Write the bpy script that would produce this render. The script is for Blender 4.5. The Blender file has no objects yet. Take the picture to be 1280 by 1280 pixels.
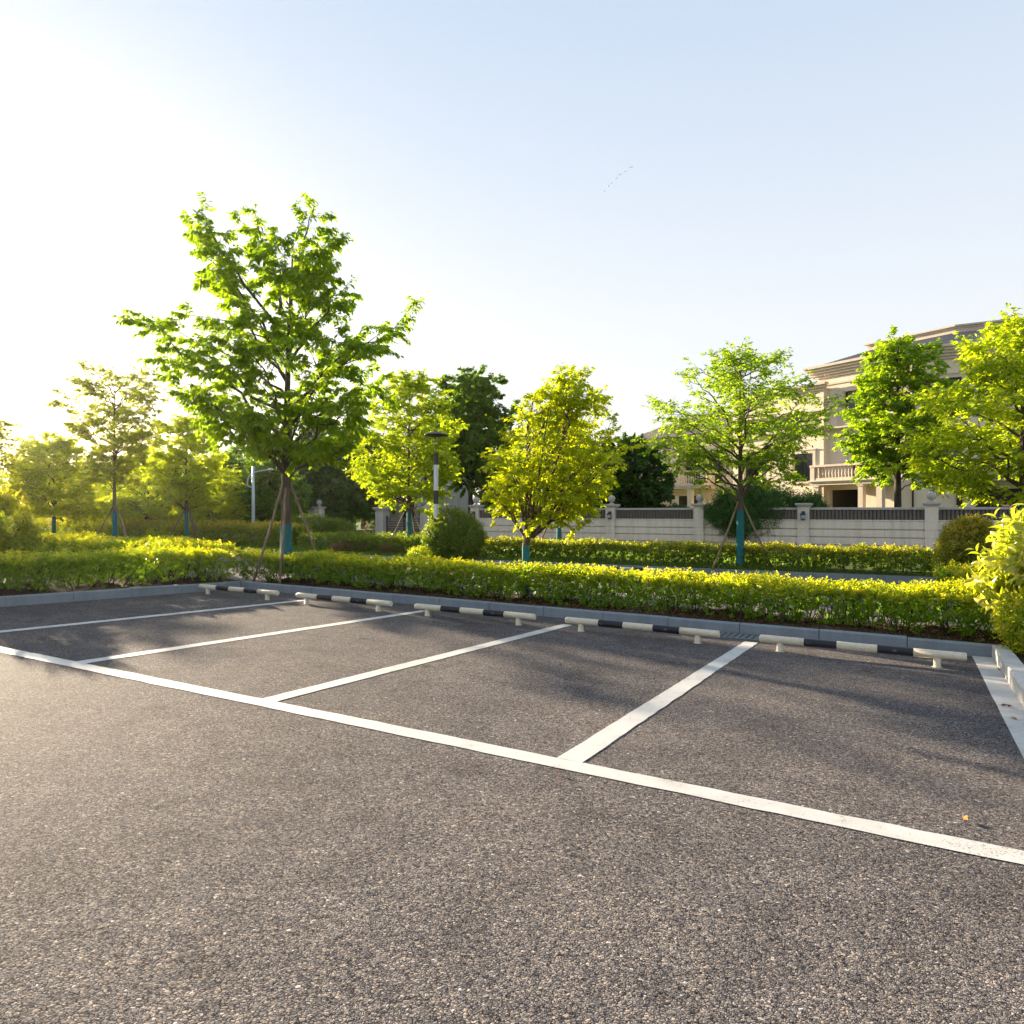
import bpy, math, random
import numpy as np
from mathutils import Vector

F = 884.0                      # focal length in photo pixels (1280 wide)
EYE = 1.35
AX, BY = -0.0233, -0.0230      # fall of the car park towards its kerb
UX, UY = 0.870, -0.4928        # along the bay row (to the right)
VX, VY = 0.4923, 0.8704        # towards the kerb
ROT_U = math.atan2(UY, UX)
SUN_AZ, SUN_EL = 40.5, 11.5    # degrees left of +Y, elevation
C = bpy.context.scene.collection
R = np.random.default_rng

# ------------------------------------------------------------------ helpers
def uv(u, v): return (u*UX + v*VX, u*UY + v*VY)
def lot_z(x, y): return AX*x + BY*y
def at(px, py, y): return np.array(((px-640)/F*y, y, EYE-(py-640)/F*y))
def row_depth(px, v):          # depth of the point seen at column px on the line v = const
    k = (px-640)/F
    return v/(VX*k + VY)
def spot(px, v, z=0.0):
    y = row_depth(px, v)
    return np.array(((px-640)/F*y, y, z))

class MB:
    """collects shapes into one mesh"""
    def __init__(s): s.v=[]; s.f=[]; s.m=[]; s.n=0; s.sm=[]
    def add(s, verts, faces, mat=0, smooth=False):
        verts=np.asarray(verts,float).reshape(-1,3)
        s.v.append(verts)
        for f in faces: s.f.append(tuple(i+s.n for i in f)); s.m.append(mat); s.sm.append(smooth)
        s.n+=len(verts)
    def prism(s, ring0, ring1, mat=0, caps=True, smooth=False):
        n=len(ring0); v=np.vstack([ring0,ring1])
        f=[(i,(i+1)%n,(i+1)%n+n,i+n) for i in range(n)]
        if caps: f+=[tuple(range(n-1,-1,-1)),tuple(range(n,2*n))]
        s.add(v,f,mat,smooth)
    def box(s, x0,x1,y0,y1,z0,z1,mat=0):
        a=[(x0,y0,z0),(x1,y0,z0),(x1,y1,z0),(x0,y1,z0)]
        b=[(x,y,z1) for x,y,_ in a]
        s.prism(np.array(a),np.array(b),mat)
    def bbox(s, x0,x1,y0,y1,z0,z1,b=.01,mat=0):
        """box with bevelled top edge"""
        a=np.array([(x0,y0,z0),(x1,y0,z0),(x1,y1,z0),(x0,y1,z0)],float)
        m=a.copy(); m[:,2]=z1-b
        t=np.array([(x0+b,y0+b,z1),(x1-b,y0+b,z1),(x1-b,y1-b,z1),(x0+b,y1-b,z1)],float)
        f=[(i,(i+1)%4,(i+1)%4+4,i+4) for i in range(4)]+[(i+4,(i+1)%4+4,(i+1)%4+8,i+8) for i in range(4)]+[(8,9,10,11),(3,2,1,0)]
        s.add(np.vstack([a,m,t]),f,mat)
    def tube(s, pts, rad, sides=6, mat=0, caps=True):
        pts=np.asarray(pts,float); rad=np.broadcast_to(np.asarray(rad,float),(len(pts),))
        tan=np.gradient(pts,axis=0); tan/=np.linalg.norm(tan,axis=1)[:,None]+1e-9
        ref=np.array((0,0,1.)) if abs(tan[0][2])<.9 else np.array((1.,0,0))
        rings=[]
        for p,t,r in zip(pts,tan,rad):
            a=np.cross(t,ref); a/=np.linalg.norm(a)+1e-9; b=np.cross(t,a)
            th=np.arange(sides)*2*math.pi/sides
            rings.append(p+r*(np.cos(th)[:,None]*a+np.sin(th)[:,None]*b))
        v=np.vstack(rings); f=[]
        for k in range(len(pts)-1):
            for i in range(sides):
                j=(i+1)%sides
                f.append((k*sides+i,k*sides+j,(k+1)*sides+j,(k+1)*sides+i))
        nb=len(v)-sides
        if caps: f+=[tuple(range(sides-1,-1,-1)),tuple(range(nb,nb+sides))]
        s.add(v,f,mat,True)
        if caps: s.sm[-1]=s.sm[-2]=False
    def lathe(s, prof, cx=0,cy=0,z0=0,sides=12,mat=0):
        th=np.arange(sides)*2*math.pi/sides
        v=np.vstack([np.c_[cx+r*np.cos(th),cy+r*np.sin(th),np.full(sides,z0+z)] for r,z in prof])
        f=[]
        for k in range(len(prof)-1):
            for i in range(sides):
                j=(i+1)%sides
                f.append((k*sides+i,k*sides+j,(k+1)*sides+j,(k+1)*sides+i))
        nb=len(v)-sides
        f+=[tuple(range(sides-1,-1,-1)),tuple(range(nb,nb+sides))]
        s.add(v,f,mat,True); s.sm[-1]=s.sm[-2]=False
    def build(s, name, mats, parent=None):
        me=bpy.data.meshes.new(name)
        me.from_pydata(np.vstack(s.v).tolist(),[],s.f)
        for m in (mats if isinstance(mats,(list,tuple)) else [mats]): me.materials.append(m)
        me.polygons.foreach_set('material_index',s.m)
        me.polygons.foreach_set('use_smooth',s.sm)
        me.update()
        return link(name,me,parent)

def link(name, me, parent=None):
    o=bpy.data.objects.new(name,me); C.objects.link(o)
    if parent is not None: o.parent=parent
    return o
def tag(o,label=None,cat=None,group=None,kind=None):
    if label: o['label']=label
    if cat: o['category']=cat
    if group: o['group']=group
    if kind: o['kind']=kind
    return o
def thing(name,label,cat,loc=(0,0,0),rz=0,group=None):
    o=bpy.data.objects.new(name,None); C.objects.link(o)
    o.empty_display_size=.2; o.location=tuple(float(c) for c in loc); o.rotation_euler=(0,0,rz)
    return tag(o,label,cat,group)
def struct(o): o['kind']='structure'; return o
def copy_tree(o,parent=None):
    c=o.copy(); C.objects.link(c); c.parent=parent
    for ch in list(o.children): copy_tree(ch,c)
    return c

# ------------------------------------------------------------------ materials
class NT:
    def __init__(s,name):
        s.m=bpy.data.materials.new(name); s.m.use_nodes=True
        s.t=s.m.node_tree; s.t.nodes.clear()
        s.out=s.n('ShaderNodeOutputMaterial')
    def n(s,typ,**kw):
        nd=s.t.nodes.new(typ)
        for k,val in kw.items():
            if k[0]=='_': setattr(nd,k[1:],val)
            else:
                key=int(k[1:]) if k[0]=='i' and k[1:].isdigit() else k.replace('_',' ')
                s.put(nd.inputs[key],val)
        return nd
    def put(s,sock,val):
        if isinstance(val,bpy.types.NodeSocket): s.t.links.new(val,sock)
        elif isinstance(val,bpy.types.Node): s.t.links.new(val.outputs[0],sock)
        else:
            if isinstance(val,(tuple,list)) and len(val)==3 and sock.type=='RGBA': val=(*val,1)
            sock.default_value=val
    def obj(s): return s.n('ShaderNodeTexCoord').outputs['Object']
    def noise(s,scale,detail=4,rough=.55,vec=None):
        return s.n('ShaderNodeTexNoise',Vector=vec if vec is not None else s.obj(),Scale=scale,Detail=detail,Roughness=rough)
    def ramp(s,fac,stops):
        r=s.n('ShaderNodeValToRGB',Fac=fac); e=r.color_ramp.elements
        while len(e)<len(stops): e.new(.5)
        for el,(p,c) in zip(e,stops):
            el.position=p; el.color=(*c,1) if not isinstance(c,float) else (c,c,c,1)
        return r.outputs[0]
    def mix(s,fac,a,b,blend='MIX'):
        m=s.n('ShaderNodeMix',_data_type='RGBA',_blend_type=blend)
        s.put(m.inputs[0],fac); s.put(m.inputs[6],a); s.put(m.inputs[7],b)
        return m.outputs[2]
    def math(s,op,a,b=0.0):
        m=s.n('ShaderNodeMath',_operation=op); s.put(m.inputs[0],a); s.put(m.inputs[1],b); return m.outputs[0]
    def bump(s,h,strength=.5,dist=.01): return s.n('ShaderNodeBump',Height=h,Strength=strength,Distance=dist).outputs[0]
    def pbsdf(s,col,rough=.7,spec=.3,normal=None,metal=0.0):
        p=s.n('ShaderNodeBsdfPrincipled',Base_Color=col,Roughness=rough,Metallic=metal)
        p.inputs['Specular IOR Level'].default_value=spec
        if normal is not None: s.put(p.inputs['Normal'],normal)
        return p.outputs[0]
    def done(s,sh): s.put(s.out.inputs[0],sh); return s.m

def m_plain(name,a,b,scale=6,rough=.7,bump=.15,spec=.3,dist=.01,metal=0.0,fine=60):
    k=NT(name); n=k.noise(scale); n2=k.noise(fine,3)
    col=k.mix(n.outputs[0],a,b)
    return k.done(k.pbsdf(col,rough,spec,k.bump(n2.outputs[0],bump,dist),metal))

def m_asphalt(name,mul=1.0):
    k=NT(name); o=k.obj()
    wob=k.noise(70,3,.6,o)
    v=k.n('ShaderNodeVectorMath',_operation='MULTIPLY_ADD'); k.put(v.inputs[0],wob.outputs['Color']); v.inputs[1].default_value=(.020,.020,.020); k.put(v.inputs[2],o)
    st=k.n('ShaderNodeMapping',Vector=v.outputs[0]); st.inputs['Rotation'].default_value=(0,0,.7); st.inputs['Scale'].default_value=(1,1.3,1)
    vo=k.n('ShaderNodeTexVoronoi',Vector=v.outputs[0],Scale=170.0)
    vo2=k.n('ShaderNodeTexVoronoi',Vector=st.outputs[0],Scale=78.0)
    ed=k.n('ShaderNodeTexVoronoi',_feature='DISTANCE_TO_EDGE',Vector=st.outputs[0],Scale=78.0)
    sep=k.n('ShaderNodeSeparateColor',Color=vo.outputs['Color'])
    sep2=k.n('ShaderNodeSeparateColor',Color=vo2.outputs['Color'])
    c1=k.ramp(sep.outputs[0],[(0,(.05,.05,.055)),(.35,(.105,.102,.105)),(.7,(.165,.155,.148)),(.93,(.27,.24,.21)),(1,(.62,.60,.57))])
    c2=k.ramp(sep2.outputs[1],[(0,(.045,.048,.058)),(.28,(.105,.103,.108)),(.65,(.180,.168,.160)),(.90,(.26,.228,.195)),(.985,(.36,.30,.24)),(1,(.60,.58,.56))])
    col=k.mix(.62,c1,c2)
    pit=k.noise(60,5,.65,o)
    gap=k.ramp(k.math('ADD',ed.outputs['Distance'],k.math('MULTIPLY',pit.outputs[0],.55)),[(.28,(.10,.115,.16)),(.41,(1.15,1.15,1.15))])  # shadow in the crevices between stones, painted in as bluish dark colour
    col=k.mix(1.0,col,gap,'MULTIPLY')
    big=k.noise(.55,5,.6,o)
    mot=k.ramp(big.outputs[0],[(.3,(.82,.81,.81)),(.5,(1.0,.98,.96)),(.72,(1.15,1.10,1.04))])
    col=k.mix(1.0,col,mot,'MULTIPLY')
    mid=k.noise(4.5,4,.6,o)
    col=k.mix(1.0,col,k.ramp(mid.outputs[0],[(.3,.84),(.7,1.12)]),'MULTIPLY')
    sn=k.noise(1.7,3,.5,o)
    col=k.mix(1.0,col,k.ramp(sn.outputs[0],[(.60,(1,1,1)),(.74,(.74,.73,.73))]),'MULTIPLY')
    # oil drips: few, small, dark
    dr=k.n('ShaderNodeTexVoronoi',Vector=o,Scale=1.15)
    dn=k.noise(14,3,.6,o)
    col=k.mix(1.0,col,k.ramp(k.math('ADD',dr.outputs['Distance'],k.math('MULTIPLY',dn.outputs[0],.10)),[(.085,(.55,.54,.55)),(.13,(1,1,1))]),'MULTIPLY')
    col=k.mix(1.0,col,(mul*.985,mul*.985,mul*1.03),'MULTIPLY')
    eg=k.ramp(ed.outputs['Distance'],[(0,0.0),(.30,1.0)])
    hh=k.math('ADD',k.math('MULTIPLY',eg,.8),k.math('MULTIPLY',sep2.outputs[0],.75))
    hh=k.math('ADD',hh,k.math('MULTIPLY',pit.outputs[0],1.5))
    hh=k.math('ADD',hh,k.math('MULTIPLY',sep.outputs[1],.15))
    return k.done(k.pbsdf(col,.85,.03,k.bump(hh,.75,.009)))

def m_paint(name):
    k=NT(name); o=k.obj()
    n=k.noise(5,6,.65,o); n2=k.noise(70,3,.6,o)
    vo=k.n('ShaderNodeTexVoronoi',Vector=o,Scale=105.0)
    col=k.ramp(n.outputs[0],[(.25,(.42,.41,.395)),(.5,(.51,.505,.495)),(.75,(.56,.56,.545))])
    big=k.noise(1.1,4,.6,o)
    wr=k.math('ADD',k.math('MULTIPLY',n2.outputs[0],.55),k.math('ADD',k.math('MULTIPLY',n.outputs[0],.30),k.math('MULTIPLY',big.outputs[0],.30)))
    wear=k.ramp(wr,[(.425,(.20,.19,.18)),(.475,(1,1,1))])
    col=k.mix(1.0,col,wear,'MULTIPLY')
    cr=k.n('ShaderNodeTexVoronoi',_feature='DISTANCE_TO_EDGE',Vector=o,Scale=5.5)
    ck=k.math('ADD',cr.outputs['Distance'],k.math('MULTIPLY',n.outputs[0],.06))
    col=k.mix(k.ramp(big.outputs[0],[(.5,0.0),(.62,.75)]),col,k.mix(1.0,col,k.ramp(ck,[(.030,(.4,.39,.38)),(.040,(1,1,1))]),'MULTIPLY'))
    return k.done(k.pbsdf(col,.6,.3,k.bump(vo.outputs['Distance'],.22,.004)))

def m_leaf(name,dark,light,tip=(.30,.28,.03),trans=.45,tmul=(2.0,2.05,.55),rough=.42,spec=.35):
    k=NT(name)
    t=k.n('ShaderNodeAttribute',_attribute_name='tint').outputs['Fac']
    p=k.n('ShaderNodeAttribute',_attribute_name='tip').outputs['Fac']
    col=k.mix(t,dark,light); col=k.mix(p,col,tip)
    d=k.pbsdf(col,rough,spec)
    tc=k.mix(1.0,col,tmul,'MULTIPLY')
    tr=k.n('ShaderNodeBsdfTranslucent',Color=tc)
    ms=k.n('ShaderNodeMixShader',i0=trans,i1=d,i2=tr.outputs[0])
    return k.done(ms.outputs[0])

def m_stone(name,a,b,rough=.8,st=.55):
    k=NT(name); o=k.obj()
    n=k.noise(.9,5,.6,o); n2=k.noise(38,4,.6,o)
    smp=k.n('ShaderNodeMapping',Vector=o); smp.inputs['Scale'].default_value=(3.0,3.0,.25)
    n3=k.noise(1.4,4,.6,smp.outputs[0])
    col=k.mix(n.outputs[0],a,b)
    s=k.ramp(n3.outputs[0],[(.36,.72),(.56,1.0)])
    col=k.mix(st,col,k.mix(1.0,col,s,'MULTIPLY'))
    g=k.ramp(n2.outputs[0],[(.3,.88),(.7,1.06)])
    col=k.mix(1.0,col,g,'MULTIPLY')
    return k.done(k.pbsdf(col,rough,.25,k.bump(n2.outputs[0],.2,.006)))

def m_bark(name,a,b,sc=9):
    k=NT(name); o=k.obj()
    mp=k.n('ShaderNodeMapping',Vector=o); mp.inputs['Scale'].default_value=(1,1,.22)
    n=k.noise(sc*2.2,6,.65,mp.outputs[0])
    col=k.ramp(n.outputs[0],[(.3,a),(.7,b)])
    return k.done(k.pbsdf(col,.85,.2,k.bump(n.outputs[0],.7,.015)))

def m_soil(name,a,b,c):
    k=NT(name); o=k.obj()
    n=k.noise(3,6,.65,o); vo=k.n('ShaderNodeTexVoronoi',Vector=o,Scale=38.0)
    sp=k.n('ShaderNodeSeparateColor',Color=vo.outputs['Color'])
    col=k.mix(n.outputs[0],a,b)
    col=k.mix(k.ramp(sp.outputs[0],[(.62,0.0),(.7,.8)]),col,c)
    return k.done(k.pbsdf(col,.95,.1,k.bump(vo.outputs['Distance'],.9,.02)))

def m_glass(name,col=(.02,.025,.03)):
    k=NT(name); return k.done(k.pbsdf(col,.08,.6))

M={}
M['asphalt']=m_asphalt('asphalt',1.18)
M['lane']=m_asphalt('lane_asphalt',1.5)
M['paint']=m_paint('road_paint')
M['kerb']=m_stone('kerb_shade_blue',(.205,.245,.285),(.27,.305,.34),.75)  # stone colour carries the blue of sky-lit shade
M['kerb_pale']=m_stone('kerb_concrete',(.50,.48,.45),(.62,.60,.57),.8)
M['soil']=m_soil('bed_soil',(.035,.024,.016),(.075,.052,.036),(.13,.075,.04))
M['ground']=m_soil('meadow_soil',(.05,.065,.025),(.09,.10,.04),(.11,.09,.05))
M['turf']=m_soil('turf',(.04,.075,.015),(.07,.12,.025),(.10,.12,.03))
M['paving']=m_stone('paving',(.36,.34,.32),(.46,.44,.42))
M['bark']=m_bark('bark',(.055,.042,.032),(.16,.125,.10))
M['bark_dark']=m_bark('dark_bark',(.028,.022,.018),(.08,.065,.05))
M['pole_wood']=m_bark('stake_wood',(.16,.115,.075),(.34,.26,.18),6)
M['wrap']=m_plain('trunk_wrap_cloth',(.012,.125,.15),(.02,.18,.205),20,.75,.4)
def m_scuffed(name,a,b,under):
    k=NT(name); o=k.obj(); n=k.noise(9,4,.6,o); f=k.noise(34,5,.7,o)
    mp=k.n('ShaderNodeMapping',Vector=o); mp.inputs['Scale'].default_value=(.35,1,1); sc=k.noise(26,5,.7,mp.outputs[0])
    col=k.mix(n.outputs[0],a,b)
    col=k.mix(k.ramp(sc.outputs[0],[(.62,0.0),(.68,.85)]),col,under)
    col=k.mix(1.0,col,k.ramp(f.outputs[0],[(.3,.80),(.6,1.0)]),'MULTIPLY')
    return k.done(k.pbsdf(col,.5,.3,k.bump(f.outputs[0],.15,.004)))
M['cream']=m_scuffed('cream_paint',(.60,.54,.40),(.70,.64,.50),(.20,.17,.14))
M['stop_black']=m_scuffed('worn_black_paint',(.012,.013,.018),(.03,.031,.038),(.16,.15,.14))
M['black']=m_plain('black_paint',(.012,.013,.018),(.03,.031,.038),12,.45,.12,.4)
M['blackmetal']=m_plain('black_metal',(.018,.018,.02),(.03,.03,.033),10,.4,.05,.45)
M['chrome']=m_plain('lamp_panel',(.62,.62,.68),(.70,.70,.76),3,.3,.02,.5)
M['palemetal']=m_plain('pale_blue_metal',(.42,.50,.60),(.50,.58,.68),5,.45,.05,.4)
M['iron']=m_plain('cast_iron',(.10,.12,.13),(.17,.19,.20),30,.6,.3,.4)
M['wallstone']=m_stone('wall_stone',(.68,.59,.50),(.76,.675,.585))
M['facade']=m_stone('facade_stone',(.72,.60,.46),(.78,.67,.53),st=.2)
M['trim']=m_stone('trim_stone',(.58,.49,.38),(.66,.57,.46),st=.3)
M['greystone']=m_stone('grey_stone',(.40,.375,.34),(.50,.47,.43))
M['slat']=m_plain('brown_slat',(.10,.085,.075),(.165,.14,.125),14,.65,.2)
M['slate']=m_plain('roof_slate',(.06,.066,.09),(.10,.105,.13),5,.6,.3)
M['tile']=m_plain('roof_tile',(.13,.10,.09),(.20,.16,.14),8,.7,.4)
M['frame']=m_plain('window_frame',(.035,.025,.022),(.06,.045,.04),9,.5,.1)
M['glass']=m_glass('window_glass')
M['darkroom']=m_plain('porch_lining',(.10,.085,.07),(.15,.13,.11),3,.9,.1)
M['lampglass']=m_plain('lantern_glass',(.30,.33,.36),(.40,.43,.46),5,.2,.02,.5)
M['signblue']=m_plain('blue_sign',(.03,.12,.32),(.04,.15,.38),5,.4,.02)
M['white']=m_plain('white_paint',(.68,.68,.68),(.78,.78,.78),5,.5,.05)
M['bird']=m_plain('haze_paled_bird',(.80,.82,.84),(.86,.87,.88),2,.8,.0)  # fading by distant haze is put into the birds' colour
M['deadleaf']=m_plain('dead_leaf',(.30,.11,.03),(.45,.22,.07),40,.7,.2)
M['deadbrown']=m_plain('brown_dead_leaf',(.09,.03,.015),(.16,.06,.03),40,.7,.2)
# foliage
M['lf_zelkova']=m_leaf('zelkova_leaf',(.102,.185,.012),(.270,.375,.022),(.38,.37,.02),.54)
M['lf_yellow']=m_leaf('fresh_leaf',(.165,.240,.012),(.380,.440,.020),(.46,.42,.025),.55)
M['lf_maple']=m_leaf('young_leaf',(.200,.260,.010),(.420,.450,.018),(.50,.43,.025),.55)
M['lf_left']=m_leaf('hazy_leaf',(.19,.25,.014),(.38,.43,.025),(.48,.40,.04),.56)
M['lf_sparse']=m_leaf('olive_leaf',(.14,.18,.02),(.28,.31,.03),(.36,.28,.04),.48)
M['lf_dark']=m_leaf('evergreen_leaf',(.028,.078,.012),(.075,.150,.018),(.11,.18,.02),.32,(1.6,1.9,.5))
M['lf_mid']=m_leaf('camphor_leaf',(.055,.125,.012),(.150,.245,.02),(.19,.24,.02),.42)
M['lf_bamboo']=m_leaf('bamboo_leaf',(.030,.095,.022),(.085,.180,.036),(.11,.18,.03),.35)
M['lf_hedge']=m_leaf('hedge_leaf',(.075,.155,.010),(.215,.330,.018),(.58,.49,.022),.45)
M['lf_hedge_far']=m_leaf('far_hedge_leaf',(.060,.110,.012),(.165,.225,.02),(.44,.37,.03),.42)
M['lf_red']=m_leaf('bronze_leaf',(.090,.140,.016),(.26,.30,.03),(.52,.34,.05),.45)
M['lf_photinia']=m_leaf('glossy_leaf',(.13,.20,.012),(.33,.39,.03),(.64,.52,.14),.42,(1.8,1.9,.6),.30,.5)
M['lf_round']=m_leaf('clipped_leaf',(.060,.115,.014),(.155,.22,.026),(.28,.25,.035),.42)
M['lf_pink']=m_leaf('pink_shrub_leaf',(.12,.11,.035),(.30,.18,.10),(.46,.19,.16),.35,(1.5,1.3,1.0))
M['lf_blue']=m_leaf('bluish_leaf',(.12,.20,.24),(.25,.38,.46),(.4,.5,.6),.25,(1.2,1.2,1.2))
M['lf_litter']=m_leaf('litter',(.05,.028,.015),(.16,.09,.045),(.2,.1,.05),.1,(1,1,1),.8,.1)
M['lf_grass']=m_leaf('grass_blade',(0.088,0.158,0.021),(0.193,0.298,0.044),(0.240,0.240,0.060),.4)

# ------------------------------------------------------------------ leaves
def norm(a): return a/(np.linalg.norm(a,axis=-1,keepdims=True)+1e-9)
T_SIMPLE=(np.array([(0,0,0),(.42,.5,.10),(1,0,-.06),(.42,-.5,.10)]),np.array([(0,2,1),(0,3,2)]))
T_FULL=(np.array([(0,0,0),(.16,.27,.05),(.45,.50,.10),(.75,.34,.05),(1,0,-.14),(.75,-.34,.05),(.45,-.50,.10),(.16,-.27,.05),(.45,0,0),(.75,0,-.05)]),
        np.array([(0,8,1),(1,8,2),(8,9,2),(2,9,3),(9,4,3),(0,7,8),(7,6,8),(8,6,9),(6,5,9),(9,5,4)]))
def leaf_mesh(name,pos,dirv,nrm,length,width,tint,tip,mat,parent,full=False):
    T,Fc=T_FULL if full else T_SIMPLE
    N=len(pos)
    d=norm(dirv); side=norm(np.cross(nrm,d)); n=np.cross(d,side)
    L=np.broadcast_to(length,(N,))[:,None,None]; Wd=np.broadcast_to(width,(N,))[:,None,None]
    V=pos[:,None,:]+d[:,None,:]*T[None,:,0:1]*L+side[:,None,:]*T[None,:,1:2]*Wd+n[:,None,:]*T[None,:,2:3]*L
    V=V.reshape(-1,3).astype(np.float32)
    k=len(T); faces=(Fc[None]+(np.arange(N)*k)[:,None,None]).reshape(-1,3).astype(np.int32)
    me=bpy.data.meshes.new(name)
    me.vertices.add(len(V)); me.vertices.foreach_set('co',V.ravel())
    nf=len(faces)
    me.loops.add(nf*3); me.loops.foreach_set('vertex_index',faces.ravel())
    me.polygons.add(nf); me.polygons.foreach_set('loop_start',np.arange(0,nf*3,3,dtype=np.int32))
    me.update(calc_edges=True)
    for an,val in (('tint',tint),('tip',tip)):
        a=me.attributes.new(an,'FLOAT','FACE')
        a.data.foreach_set('value',np.repeat(np.clip(np.broadcast_to(val,(N,)),0,1),len(Fc)).astype(np.float32))
    if full: me.polygons.foreach_set('use_smooth',np.ones(nf,bool))
    me.materials.append(mat)
    return link(name,me,parent)

def shoots(rng,base,d,length,k,leaf,width,tipf,spread=.9,lift=.25):
    """leaves spiralling up every shoot; returns arrays for leaf_mesh"""
    n=len(base); d=norm(d)
    t=(np.arange(k)+.5)/k
    pos=base[:,None]+d[:,None]*(t[None,:,None]*np.broadcast_to(length,(n,))[:,None,None])
    a=norm(np.cross(d,rng.normal(size=(n,3)))); b=np.cross(d,a)
    ph=rng.uniform(0,6.28,(n,1))+np.arange(k)[None]*2.4
    rad=np.cos(ph)[...,None]*a[:,None]+np.sin(ph)[...,None]*b[:,None]
    dv=rad*spread+d[:,None]*(.35+.5*t[None,:,None])+rng.normal(size=(n,k,3))*.25
    dv[...,2]+=lift*(.3-rng.random((n,k)))
    nr=norm(d[:,None]+rad*(-.4)+rng.normal(size=(n,k,3))*.35)
    sz=rng.uniform(.75,1.2,(n,k))*(1-.35*(t[None]**3))
    ti=np.clip(rng.random((n,1))*.6+rng.random((n,k))*.4,0,1)
    tp=np.clip(np.broadcast_to(tipf,(n,))[:,None]*(.25+.9*t[None])*rng.uniform(.5,1.25,(n,k)),0,1)
    r=lambda x: x.reshape(-1,x.shape[-1]) if x.ndim==3 else x.ravel()
    return r(pos),r(dv),r(nr),(sz*leaf).ravel(),(sz*width).ravel(),ti.ravel(),tp.ravel()

def lump(p,seed,f=1.0):
    """cheap smooth noise in -1..1"""
    g=R(seed); s=np.zeros(len(p))
    for i in range(5):
        k=norm(g.normal(size=3))*f*(1.0+.8*i); s+=np.sin(p@k+g.uniform(0,6.28))/(1+.5*i)
    return s/2.2

# ------------------------------------------------------------------ trees
def bez(p0,p1,p2,n):
    t=np.linspace(0,1,n)[:,None]
    return (1-t)**2*p0+2*t*(1-t)*p1+t*t*p2

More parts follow.
